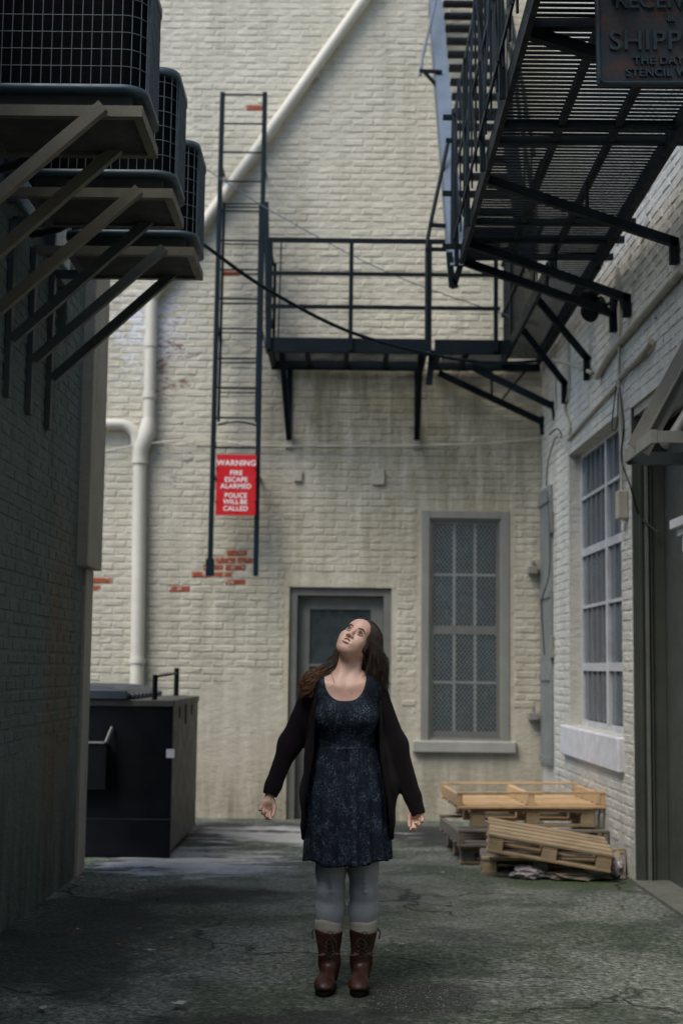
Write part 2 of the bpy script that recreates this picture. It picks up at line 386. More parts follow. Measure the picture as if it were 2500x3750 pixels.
def dress_mat():
    t = NT('navy_scroll_print'); P = t.obj()
    n1 = t.n('ShaderNodeTexNoise', Vector=P, Scale=34.0, Detail=1.5, Roughness=0.5, Distortion=1.6).outputs[0]
    line = t.ramp(t.math('ABSOLUTE', t.math('SUBTRACT', n1, 0.5)), [(0.0, 1.0), (0.022, 0.0)])
    n2 = t.n('ShaderNodeTexNoise', Vector=P, Scale=52.0, Detail=1.0, Distortion=2.2).outputs[0]
    line2 = t.ramp(t.math('ABSOLUTE', t.math('SUBTRACT', n2, 0.56)), [(0.0, 1.0), (0.02, 0.0)])
    msk = t.ramp(t.noise(P, 22, 3), [(0.42, 0.0), (0.58, 1.0)])
    f = t.math('MULTIPLY', t.math('MAXIMUM', line, line2), t.math('ADD', t.math('MULTIPLY', msk, 0.75), 0.12))
    vo = t.n('ShaderNodeTexVoronoi', Vector=P, Scale=26.0).outputs['Distance']
    dots = t.ramp(vo, [(0.0, 1.0), (0.13, 0.0)])
    c = t.mix(t.noise(P, 14, 4), (0.0018, 0.0042, 0.0105), (0.0038, 0.0095, 0.021))
    c = t.mix(t.math('MULTIPLY', f, 0.75), c, (0.17, 0.26, 0.38))
    c = t.mix(t.math('MULTIPLY', dots, 0.35), c, (0.14, 0.12, 0.19))
    t.bump(t.noise(P, 160, 3), 0.2, 0.002)
    return t.out(c, 0.75, 0.0, Specular__IOR__Level=0.25)
M['dress'] = dress_mat()

def leather():
    t = NT('brown_boot_leather'); P = t.obj()
    n = t.noise(P, 16, 6, 0.7); f = t.noise(P, 110, 4)
    c = t.mix(t.ramp(n, [(0.3, 0.0), (0.7, 1.0)]), (0.016, 0.006, 0.004), (0.060, 0.018, 0.010))
    wr = t.n('ShaderNodeTexNoise', Vector=t.stretch(P, (1, 1, 4.5)), Scale=14.0, Detail=4.0, Distortion=0.7).outputs[0]
    t.bump(t.math('ADD', wr, t.math('MULTIPLY', f, 0.25)), 0.45, 0.006)
    return t.out(c, t.ramp(n, [(0.3, 0.38), (0.7, 0.62)]), 0.0)
M['leather'] = leather()
M['sole'] = simple('boot_sole', (0.005, 0.0035, 0.003), 0.8, spec=0.1)
M['lace'] = simple('boot_lace', (0.040, 0.022, 0.014), 0.8)
M['eyelet'] = simple('eyelet_metal', (0.75, 0.72, 0.66), 0.25, 1.0)

def skin_mat():
    t = NT('skin'); P = t.obj()
    n = t.noise(P, 35, 5, 0.6); f = t.noise(P, 420, 3)
    c = t.mix(n, (0.66, 0.42, 0.335), (0.73, 0.49, 0.40))
    c = t.mix(t.ramp(t.noise(P, 14, 3), [(0.5, 0.0), (0.75, 0.35)]), c, (0.62, 0.31, 0.235))
    t.bump(f, 0.08, 0.001)
    t.b.inputs['Subsurface Radius'].default_value = (1.0, 0.35, 0.2); t.b.inputs['Subsurface Scale'].default_value = 0.006
    return t.out(c, 0.42, 0.0, Subsurface__Weight=0.25, Specular__IOR__Level=0.45)
M['skin'] = skin_mat()
M['lip'] = simple('lip', (0.46, 0.185, 0.165), 0.4, 0.0, 0.15, 60)
M['mouth'] = simple('mouth_inside', (0.07, 0.015, 0.014), 0.5)
M['teeth'] = simple('teeth', (0.75, 0.72, 0.66), 0.25, 0.0, 0.05)
M['eyewhite'] = simple('eye_white', (0.50, 0.50, 0.52), 0.3, 0.0, 0.05)
M['iris'] = simple('iris_blue', (0.012, 0.030, 0.042), 0.3, 0.0, 0.3, 400, spec=0.3)
M['pupil'] = simple('pupil', (0.004, 0.004, 0.005), 0.05)
M['brow'] = simple('eyebrow_hair', (0.045, 0.027, 0.018), 0.7)
def hair_mat():
    t = NT('dark_brown_hair'); P = t.obj()
    r1 = t.n('ShaderNodeTexNoise', Vector=t.stretch(P, (60, 60, 9)), Scale=2.0, Detail=5.0).outputs[0]
    tip = t.blob(P, (-0.14, -0.03, 1.33), (0.16, 0.3, 0.12))
    c = t.mix(r1, (0.008, 0.005, 0.0035), (0.050, 0.028, 0.017))
    c = t.mix(t.math('MULTIPLY', t.ramp(tip, [(0.1, 0.0), (0.7, 1.0)]), 0.75), c, (0.20, 0.088, 0.038))
    return t.out(c, 0.36, 0.0, Specular__IOR__Level=0.5)
M['hair'] = hair_mat()

# ------------------------------------------------------------------ ground
GZ = {}
def ground():
    n = 170; xs = np.linspace(-3.2, 3.2, n); ys = np.linspace(4.5, 14.2, int(n*1.4))
    rng = np.random.RandomState(3)
    def vn(X, Y, s):
        g = rng.rand(80, 80); u = (X*s) % 79; v = (Y*s) % 79
        i = u.astype(int); j = v.astype(int); a = u-i; b = v-j; a = a*a*(3-2*a); b = b*b*(3-2*b)
        return (g[i, j]*(1-a)+g[i+1, j]*a)*(1-b)+(g[i, j+1]*(1-a)+g[i+1, j+1]*a)*b
    X, Y = np.meshgrid(xs+10, ys, indexing='ij')
    Z = 0.016*vn(X, Y, 1.3)+0.008*vn(X, Y, 4)+0.005*vn(X, Y, 11)+0.004*vn(X, Y, 23)
    Z -= Z.mean()
    edge = np.minimum(np.minimum(X-10+3.2, 3.2-X+10), np.minimum(Y-4.5, 14.2-Y))
    Z = np.clip(Z, -0.014, 0.014)*np.clip(edge/0.5, 0, 1)
    mb = MB(); a, b = X.shape; GZ['z'] = Z; GZ['x'] = xs; GZ['y'] = ys
    vs = [(X[i, j]-10, Y[i, j], Z[i, j]) for i in range(a) for j in range(b)]
    mb.add(vs, [(i*b+j, (i+1)*b+j, (i+1)*b+j+1, i*b+j+1) for i in range(a-1) for j in range(b-1)], True)
    x0, x1, y0, y1, Rr = -3.2, 3.2, 4.5, 14.2, 400
    q = lambda p, r: mb.add([(p[0], p[1], 0), (r[0], p[1], 0), (r[0], r[1], 0), (p[0], r[1], 0)], [(0,1,2,3)])
    q((-Rr, -Rr), (Rr, y0)); q((-Rr, y1), (Rr, Rr)); q((-Rr, y0), (x0, y1)); q((x1, y0), (Rr, y1))
    o = mb.build('ground', M['asphalt']); o['kind'] = 'structure'
ground()

# ------------------------------------------------------------------ brick walls
def brick_variant(L=0.203, Hh=0.062, d=0.0042, seed=0):
    r = random.Random(seed); j = lambda a: r.uniform(-a, a)
    b = [(-L/2, 0.004, -Hh/2), (L/2, 0.004, -Hh/2), (L/2, 0.004, Hh/2), (-L/2, 0.004, Hh/2)]
    k = 0.0095
    f = [(-L/2+k+j(.003), -d+j(.003), -Hh/2+k+j(.003)), (L/2-k+j(.003), -d+j(.003), -Hh/2+k+j(.003)),
         (L/2-k+j(.003), -d+j(.003), Hh/2-k+j(.003)), (-L/2+k+j(.003), -d+j(.003), Hh/2-k+j(.003))]
    mid = [(j(.02)-L/6, -d+j(.002), -Hh/2+k+j(.003)), (j(.02)-L/6, -d+j(.002), Hh/2-k+j(.003))]
    vs = b + f + mid
    return vs, [(4, 8, 9, 7), (8, 5, 6, 9), (0, 1, 5, 8, 4), (1, 2, 6, 5), (2, 3, 7, 9, 6), (3, 0, 4, 7)]

def brick_wall(name, label, O, ang, u0, u1, z1, openings, mat, zb, extra_holes=(), red=None, bu=None, bz1=None, thick=0.35, group=None):
    """a painted brick wall in its own frame (x along, -y out of the wall, z up) with real openings, brick by brick"""
    W = thing(name, label, 'wall', O, group, (0, 0, ang))
    us = sorted({u0, u1, *[o[0] for o in openings], *[o[1] for o in openings]})
    zs = sorted({0.0, z1, *[o[2] for o in openings], *[o[3] for o in openings]})
    us = [u for u in us if u0 <= u <= u1]; zs = [z for z in zs if 0 <= z <= z1]
    mb = MB()
    for i in range(len(us)-1):                  # one box per column run, so openings have true reveals
        run = None
        for k in range(len(zs)-1):
            cu, cz = (us[i]+us[i+1])/2, (zs[k]+zs[k+1])/2
            solid = not any(o[0] < cu < o[1] and o[2] < cz < o[3] for o in openings)
            if solid: run = [zs[k], zs[k+1]] if run is None else [run[0], zs[k+1]]
            if run and (not solid or k == len(zs)-2):
                mb.box((us[i], 0, run[0]-(0.3 if run[0] == 0 else 0)), (us[i+1], thick, run[1])); run = None
    mb.build('wall_face', mat, W, True)
    variants = []
    for s in range(7):
        vs, fs = brick_variant(seed=s+11); b = MB(); b.add(vs, fs); me = b.mesh('brick'); me.materials.append(mat); variants.append(me)
    vs, fs = brick_variant(seed=99); b = MB(); b.add(vs, fs); redme = b.mesh('brick'); redme.materials.append(M['redbrick'])
    ca, sa = math.cos(ang), math.sin(ang)
    full = []; rest = MB(); rnd = random.Random(hash(name) % 1000 if False else len(name))
    bu = bu or (u0, u1); bz1 = bz1 or z1
    nrow = int((bz1-0.02)/0.070)
    holes = list(openings) + list(extra_holes)
    for r in range(nrow):
        z = 0.036 + r*0.070
        iv = [(bu[0], bu[1])]
        for o in holes:
            if o[2]-0.02 < z+0.03 and z-0.03 < o[3]+0.02:
                nv = []
                for a, c in iv:
                    if o[1] <= a or o[0] >= c: nv.append((a, c)); continue
                    if o[0] > a: nv.append((a, o[0]))
                    if o[1] < c: nv.append((o[1], c))
                iv = nv
        start = bu[0] - 0.21 + (0.105 if r % 2 else 0.0) + rnd.uniform(-.012, .012)
        x = start
        while x < bu[1]:
            c = x + 0.1055
            if z > zb(c) + rnd.uniform(-.05, .05):
                for a, e in iv:
                    lo, hi = max(x+0.004, a+0.002), min(x+0.207, e-0.002)
                    if hi-lo < 0.03: continue
                    tz = rnd.uniform(-.0025, .0025); ty = rnd.uniform(-.002, .002); tr = rnd.uniform(-.008, .008)
                    P = (O[0]+ca*c, O[1]+sa*c, z)
                    if hi-lo > 0.2: full.append((c, z+tz, ty, tr, P))
                    else:
                        vs, fs = brick_variant(L=hi-lo, seed=rnd.randrange(999))
                        rest.add([(vx+(lo+hi)/2, vy+ty, vz+z+tz) for vx, vy, vz in vs], fs)
            x += 0.2108
    ref = []
    for f in full:
        px, py, d = to_px(f[4])
        vis = -40 < px < 2540 and -40 < py < 3790 and d > 0
        facing = abs((CC - Vector(f[4])).normalized().dot(Vector((sa, -ca, 0))))
        isred = red is not None and red(f[0], f[1])
        ref.append(((2 if isred else 1 if vis else 0), facing/d/d if d > 0 else 0, f, isred))
    ref.sort(key=lambda a: (-a[0], -a[1]))
    for k, (_, _, f, isred) in enumerate(ref):
        c, z, ty, tr, P = f
        if k < 300 and _ != 0:
            put('brick', redme if isred else variants[rnd.randrange(7)], W, (c, ty, z), (tr*0.6, tr, tr*0.5))
        else:
            vs, fs = brick_variant(seed=rnd.randrange(999))
            rest.add([(vx+c, vy+ty, vz+z) for vx, vy, vz in vs], fs)
    o = rest.build('brickwork', mat, W, True); o['kind'] = 'stuff'
    return W

RA, RB = Vector((1.941, 9.727, 0)), Vector((1.845, 13.5, 0))
RANG = math.atan2(RA.y-RB.y, RA.x-RB.x)
RU = (RA-RB).normalized()
BY = 13.5

# back wall
redspots = []
for px, py, ru, rz in ((872, 2038, .12, .034), (845, 2066, .15, .034), (822, 2090, .16, .034), (850, 2078, .13, .034), (868, 2052, .10, .034), (800, 2100, .06, .034), (742, 2117, .09, .034), (870, 2115, .05, .05), (655, 2145, .05, .034),
                       (400, 2135, .09, .034), (355, 2162, .10, .034), (940, 383, .05, .034), (870, 1010, .05, .034)):
    q = at(px, py, Y=BY); redspots.append((q.x, q.z, ru, rz))
is_red = lambda u, z: any(abs(u-a) < ru+.03 and abs(z-b) < rz for a, b, ru, rz in redspots)
DOOR = (-0.555, 0.415, 0.0, 2.17); WIN = (0.695, 1.53, 0.745, 2.915)
def zb_back(u):
    return (1.22 if u < -0.5 else 1.02) + .10*math.sin(u*5.1)+.07*math.sin(u*13.7+1)
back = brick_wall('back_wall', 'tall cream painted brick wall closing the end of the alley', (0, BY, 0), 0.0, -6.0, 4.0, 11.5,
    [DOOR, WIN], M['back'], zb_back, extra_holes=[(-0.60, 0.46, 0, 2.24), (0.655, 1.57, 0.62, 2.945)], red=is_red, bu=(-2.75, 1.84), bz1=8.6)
# left wall
LX = -1.80
HOLE = (8.38, 8.80, 3.42, 3.78)
left = brick_wall('left_wall', 'brick wall coloured green grey for its shade, under the air conditioners', (LX, 0, 0), R(90), -9.0, 9.92, 5.0, [HOLE],
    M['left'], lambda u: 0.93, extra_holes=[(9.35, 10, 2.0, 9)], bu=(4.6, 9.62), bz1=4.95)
# right wall (u runs from the back corner towards the camera)
U = lambda Y: (BY-Y)/abs(RU.y)
RWIN = (U(12.10), U(10.05), 0.95, 3.25); REC = (U(9.727), U(6.6), 0.0, 3.22)
right = brick_wall('right_wall', 'cream painted brick wall with tall barred window under the fire escape', (RB.x, RB.y, 0), RANG, -0.4, 22.0, 11.0, [RWIN, REC],
    M['right'], lambda u: 0.22 if u > 0.66 else 0.4, extra_holes=[(U(12.36), U(10.0), 0.66, 0.97), (0.0, 0.66, 0.5, 3.2)], bu=(0.0, 6.9), bz1=5.6)
# unseen masonry added behind the camera to shade this end of the alley
rw = MB(); rw.box((-14, -9.4, 0), (14, -9.0, 13)); o = rw.build('rear_shade_building', M['far']); tag(o, 'unseen plain masonry building added behind the camera to shade the alley', 'building')

# ---- details of the back wall
def door_back():
    u0, u1, z0, z1 = DOOR; d = MB()
    fr = MB(); wv = 0.075
    fr.box((u0, 0.03, 0.0), (u0+wv, 0.20, z1-0.002)); fr.box((u1-wv, 0.03, 0.0), (u1, 0.20, z1-0.002)); fr.box((u0+wv, 0.032, z1-wv-0.002), (u1-wv, 0.20, z1-0.002))
    leaf = MB(); a, b = u0+wv+0.004, u1-wv-0.004; st = 0.115
    leaf.box((a, 0.12, 0.0), (a+st, 0.17, z1-wv-.006)); leaf.box((b-st, 0.12, 0), (b, 0.17, z1-wv-.006))
    for z, h in ((0.0, 0.22), (0.86, 0.16), (z1-wv-0.13, 0.122)): leaf.box((a+st, 0.122, z), (b-st, 0.168, z+h))
    leaf.box((a+st, 0.135, 0.22), (b-st, 0.155, 0.86))
    do = leaf.build('door', M['doorgrey'], back, True)
    fr.build('door_frame', M['doorgrey'], do, True)
    g = MB(); g.box((a+st, 0.14, 1.02), (b-st, 0.15, z1-wv-0.13)); g.build('pane', M['glass_door'], do, True)
    mu = MB(); mu.box((a+st, 0.128, 1.42), (b-st, 0.1385, 1.445)); mu.build('glazing_bar', M['doorgrey'], do, True)
    k = MB(); k.tube([(b-0.05, 0.12, 0.98), (b-0.05, 0.075, 0.98)], [.012, .026], 10); k.build('door_knob', M['iron'], do, True)
    t = MB(); t.box((u0-0.02, -0.004, z1), (u1+0.03, 0.03, z1+0.045)); t.build('door_lintel_edge', M['back'], back, True)
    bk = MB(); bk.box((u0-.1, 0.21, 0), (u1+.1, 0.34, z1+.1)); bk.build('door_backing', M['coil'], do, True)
door_back()

def window_back():
    u0, u1, z0, z1 = WIN
    wn = MB(); t = 0.075                                     # outer timber frame
    wn.box((u0, -0.012, z0), (u0+t, 0.10, z1), .004); wn.box((u1-t, -0.012, z0), (u1, 0.10, z1), .004); wn.box((u0+t, -0.010, z1-t), (u1-t, 0.10, z1), .004)
    wo_ = wn.build('window', M['greytrim'], back, True)
    a, b, c, d = u0+t, u1-t, z0, z1-t
    zm = at(1700, 2305, Y=BY).z; s = 0.045
    sash = MB()
    for lo, hi, dy in ((zm, d, 0.075), (c, zm, 0.045)):
        sash.box((a, dy, lo), (a+s, dy+.03, hi)); sash.box((b-s, dy, lo), (b, dy+.03, hi))
        sash.box((a+s, dy, lo), (b-s, dy+.03, lo+s*(1.9 if lo == c else .8))); sash.box((a+s, dy, hi-s), (b-s, dy+.03, hi))
    sash.build('sash', M['greytrim'], wo_, True)
    bars = MB(); w3 = (b-a-2*s)/3
    for lo, hi, dy in ((zm+s*.8, d-s, 0.085), (c+s*1.9, zm-s, 0.055)):
        for k in (1, 2): put('glazing_bar', MB().box((a+s+k*w3-.013, dy, lo), (a+s+k*w3+.013, dy+.014, hi)).mesh('glazing_bar'), wo_).data.materials.append(M['palebar'])
        mz = (lo+hi)/2
        put('glazing_bar', MB().box((a+s, dy-.002, mz-.011), (b-s, dy+.012, mz+.011)).mesh('glazing_bar'), wo_).data.materials.append(M['palebar'])
        for i in range(3):
            for j in range(2):
                l0 = lo if j == 0 else mz; h0 = mz if j == 0 else hi
                MB().box((a+s+i*w3+.012, dy+.015, l0+.012), (a+s+(i+1)*w3-.012, dy+.021, h0-.012)).build('pane', M['glass_back'], wo_, True)
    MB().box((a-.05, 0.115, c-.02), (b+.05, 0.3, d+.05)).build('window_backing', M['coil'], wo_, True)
    # diamond wire screen in front of the glass
    sc = MB(); pitch = 0.038; ww = .0046
    def clip(x0, zz0, sgn):
        pts = []
        for x, z in ((a, zz0+sgn*(a-x0)), (b, zz0+sgn*(b-x0))): pts.append([x, z])
        (xa, za), (xb, zb_) = pts
        def cl(p, q, lim, low):
            if (p[1] < lim) == low and p[1] != lim:
                k = (lim-p[1])/(q[1]-p[1]) if q[1] != p[1] else 2
                if 0 <= k <= 1: return [p[0]+k*(q[0]-p[0]), lim]
                return None
            return p
        p, q = [xa, za], [xb, zb_]
        for lim, low in ((c+.02, True), (d-.0, False)):
            p2 = cl(p, q, lim, low); q2 = cl(q, p, lim, low)
            if p2 is None or q2 is None: return None
            p, q = p2, q2
        return p, q
    k = c-1.5
    while k < d+1.5:
        for sg in (1.35, -1.35):
            r = clip((a+b)/2, k, sg)
            if r:
                (xa, za), (xb, zb_) = r
                if abs(xa-xb) > .01: sc.beam((xa, 0.016 if sg > 0 else 0.0195, za), (xb, 0.016 if sg > 0 else 0.0195, zb_), ww, ww, (0,1,0))
        k += pitch*1.35
    so = sc.build('wire_screen', M['mesh'], wo_, True); so['kind'] = 'stuff'
    sf = MB(); f = .018
    sf.box((a, .008, c+.005), (a+f, .026, d)); sf.box((b-f, .008, c+.005), (b, .026, d)); sf.box((a+f, .009, c+.005), (b-f, .025, c+.005+f)); sf.box((a+f, .009, d-f), (b-f, .025, d))
    sf.build('screen_frame', M['greytrim'], wo_, True)
    MB().box((u0-.075, -0.06, z0-.115), (u1+.06, 0.10, z0-.001), .012).build('window_sill', M['canopy_sill'], back, True)
window_back()
# two small electric boxes low on the back wall, patches and hooks
for px, py, ww, hh in ((1385, 1748, .058, .075), (1092, 1745, .04, .05), (1968, 2068, .05, .06)):
    q = at(px, py, Y=BY); MB().box((q.x-ww, -.035, q.z-hh), (q.x+ww, 0, q.z+hh), .006).build('junction_box', M['back'], back, True)
for z in (2.35, 0.98):
    mb = MB(); mb.box((1.70, -.10, z-.035), (1.79, .0, z+.035), .006); mb.tube([(1.745, -.06, z+.03), (1.745, -.06, z+.09)], .018); mb.build('shutter_pintle', M['greytrim'], back, True)

# ---- details of the left wall
def left_bits():
    MB().box((9.40, -0.075, 2.06), (9.935, 0.02, 5.0), .006).build('corner_casing', M['chase'], left, True)
    MB().box((9.66, -0.022, 0.0), (9.925, 0.02, 2.058), .004).build('corner_board', M['chase'], left, True)
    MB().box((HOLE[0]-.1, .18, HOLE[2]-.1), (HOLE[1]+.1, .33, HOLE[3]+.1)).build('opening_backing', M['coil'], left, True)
    for k in range(4):
        z = HOLE[2] + .05 + k*.085
        MB().beam((HOLE[0]+.005, .02, z), (HOLE[1]-.005, .06, z+.03), .012, .03, (0,0,1)).build('louvre_slat', M['acframe_grey'], left, True)
    for ya, yb in ((7.22, 7.70), (8.20, 8.72)):              # two windows behind the condensers; reflected sky put in as glossy pale blue
        w_ = MB().box((ya, -0.03, 3.86), (yb, 0.0, 4.9), .006).build('sky_blue_pane', M['skyglass'], left, True)
        MB().box((ya-.05, -0.05, 3.80), (ya-.002, 0.0, 4.9)).build('window_trim', M['acframe_grey'], w_, True)
left_bits()

# ---- details of the right wall: window
def rloc(u, y, z): return (u, y, z)
def window_right():
    u0, u1, z0, z1 = RWIN; dep = 0.105
    fr = MB(); t = .035
    for b in (((u0, dep, z0), (u0+t, dep+.05, z1)), ((u1-t, dep, z0), (u1, dep+.05, z1)), ((u0+t, dep+.001, z1-t), (u1-t, dep+.05, z1)), ((u0+t, dep+.001, z0), (u1-t, dep+.05, z0+.05))): fr.box(*b)
    wo_ = fr.build('window', M['dullwhite'], right, True)
    um = U(11.03) ; a, b = u0+t, u1-t
    MB().box((um-.028, dep-.012, z0+.05), (um+.028, dep+.045, z1-t), .004).build('mullion', M['dullwhite'], wo_, True)
    zrows = [z0+.05, 1.44, 1.94, 2.40, 2.86, z1-t]
    for i, z in enumerate(zrows[1:-1]):
        hh = .032 if i in (0, 2) else .012
        for (x0, x1) in ((a, um-.028), (um+.028, b)):
            MB().box((x0, dep-.004, z-hh), (x1, dep+.03, z+hh)).build('glazing_bar', M['dullwhite'], wo_, True)
    for r in range(5):
        lo, hi = zrows[r]+.01, zrows[r+1]-.01
        for (x0, x1, n) in ((a, um-.028, 5), (um+.028, b, 4)):
            for k in range(n):
                xa, xb = x0+(x1-x0)*k/n, x0+(x1-x0)*(k+1)/n
                MB().box((xa+.006, dep+.02, lo), (xb-.006, dep+.027, hi)).build('pane', M['glass_right'], wo_, True)
                if k: MB().box((xa-.0065, dep+.004, lo-.003), (xa+.0065, dep+.026, hi+.003)).build('glazing_bar', M['bar'], wo_, True)
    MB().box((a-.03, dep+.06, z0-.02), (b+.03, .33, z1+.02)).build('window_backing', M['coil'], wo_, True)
    for ua, ub in ((U(12.34), U(11.2)), (U(11.196), U(10.03))):
        MB().box((ua, -.045, .70), (ub, .104, .948), .012).build('sill_block', M['sillwhite'], right, True)
    # iron shutter door in the corner
    sh = MB(); ua, ub = .03, .60
    sh.box((ua, -.03, .56), (ub, -.004, 3.10), .003)
    so = sh.build('iron_shutter', M['shutter'], right, True)
    for z in (.60, 1.35, 2.10, 2.98): MB().box((ua, -.045, z-.03), (ub, -.0305, z+.03)).build('shutter_rail', M['shutter'], so, True)
    for z in (1.62, 2.75): MB().box((ub+.0, -.04, z-.10), (ub+.07, -.002, z+.10), .005).build('shutter_hinge', M['greytrim'], so, True)
window_right()

def recess():
    u0, u1, z0, z1 = REC
    ro = MB().box((u0-.3, .225, 0), (u1+.3, .345, z1+.2)).build('recess_back', M['darkrecess'], right, True)
    MB().box((u0+.003, .004, 0), (u0+.02, .222, z1-.003)).build('door_jamb', M['darkrecess'], right, True)
    for y, wd, pr, mt in ((.055, .012, .012, 'darkrecess'), (.095, .010, .030, 'doorgrey'), (.125, .008, .015, 'darkrecess')):
        MB().box((u0+.02, y-wd, 0), (u0+.02+pr, y+wd, z1-.06), .002).build('jamb_moulding', M[mt], right, True)
    MB().box((u0+.02, .02, z1-.06), (u1, .22, z1-.004)).build('soffit', M['chase'], right, True)
    MB().box((u0+.05, .10, z1-.16), (u1, .16, z1-.065), .01).build('soffit_moulding', M['doorgrey'], right, True)
    # white door casing with a moulded head inside the recess
    ca = U(9.07)
    c = MB().box((ca+.12, .150, 0), (ca+.26, .224, 2.16), .004).build('door_casing', M['white'], right, True)
    for z, h, y, e in ((2.162, .10, .150, .10), (2.264, .045, .130, .05), (2.311, .06, .095, .0)):
        MB().box((ca+e, y, z), (u1-.05, .224, z+h), .004).build('casing_head', M['white'], c, True)
recess()
ap = MB(); a = RB + RU*U(9.95); b = RB + RU*U(4.5)
nrm = Vector((-RU.y*-1, RU.x*-1, 0))
ap.add([(a.x-.02, a.y, .004), (b.x-.07, b.y, .004), (b.x+1.2, b.y, .004), (a.x+1.2, a.y, .004), (a.x-.02, a.y, -.3), (b.x-.07, b.y, -.3)],
       [(0, 1, 2, 3), (0, 4, 5, 1)])
for i in range(4): ap.v[i] = (ap.v[i][0], ap.v[i][1], .022)
o = ap.build('concrete_apron', M['apron']); o['kind'] = 'structure'

# ------------------------------------------------------------------ drain pipe on the back wall
def drain():
    Y = BY - .075
    q = lambda px, py, d=0: at(px, py, Y=Y-d)
    T = thing('drain_pipe', 'cream painted drain pipe slanting across the back wall then dropping behind the dumpster', 'pipe', (q(555, 1100).x, Y, 0))
    top = q(1330, 0); bend = q(590, 1035); dv = (top-bend).normalized(); top2 = top + dv*1.2
    v0 = q(556, 1095); v1 = q(545, 1545); lo0 = q(512, 1690); lo1 = q(503, 2440); base = lo1.copy(); base.z = 0.02
    MB().tube([top2, bend+dv*.08, bend+dv*.02, v0+Vector((.0, 0, .02)), v0-Vector((0, 0, .06))], .056, 14).build('slanting_pipe', M['pipe'], T)
    MB().tube([v0-Vector((0, 0, .06)), v1], .056, 14).build('upright_pipe', M['pipe'], T)
    MB().tube([v1+Vector((0, 0, .03)), v1-Vector((.01, 0, .10)), lo0+Vector((0, 0, .12)), lo0], [.062, .085, .078, .072], 16).build('branch_fitting', M['pipe'], T)
    MB().tube([lo0, lo1, base], .066, 16).build('lower_pipe', M['pipe'], T)
    e0 = q(330, 1553); pts = [Vector((-3.6, Y, e0.z)), Vector((e0.x, Y, e0.z))]
    c = q(440, 1553); d = q(500, 1615)
    for k in range(9):
        a = k/8*math.pi/2; pts.append(Vector((c.x+(d.x-c.x)*math.sin(a), Y, c.z-(c.z-d.z)*(1-math.cos(a)))))
    pts.append(lo0+Vector((-.02, 0, .06)))
    MB().tube(pts, .052, 12).build('side_branch', M['pipe'], T)
    for p, r in ((v0-Vector((0, 0, .45)), .064), (v1+Vector((0, 0, .25)), .066), (lo0, .080), (lo1+Vector((0, 0, .05)), .078)):
        MB().tube([p-Vector((0, 0, .022)), p+Vector((0, 0, .022))], r, 16).build('pipe_collar', M['pipe'], T)
    for t in (.9, 2.6): MB().beam(bend+dv*t+Vector((0, .05, .06)), bend+dv*t+Vector((0, .05, -.06)), .13, .02, (0, 1, 0)).build('pipe_clip', M['pipe'], T)
drain()

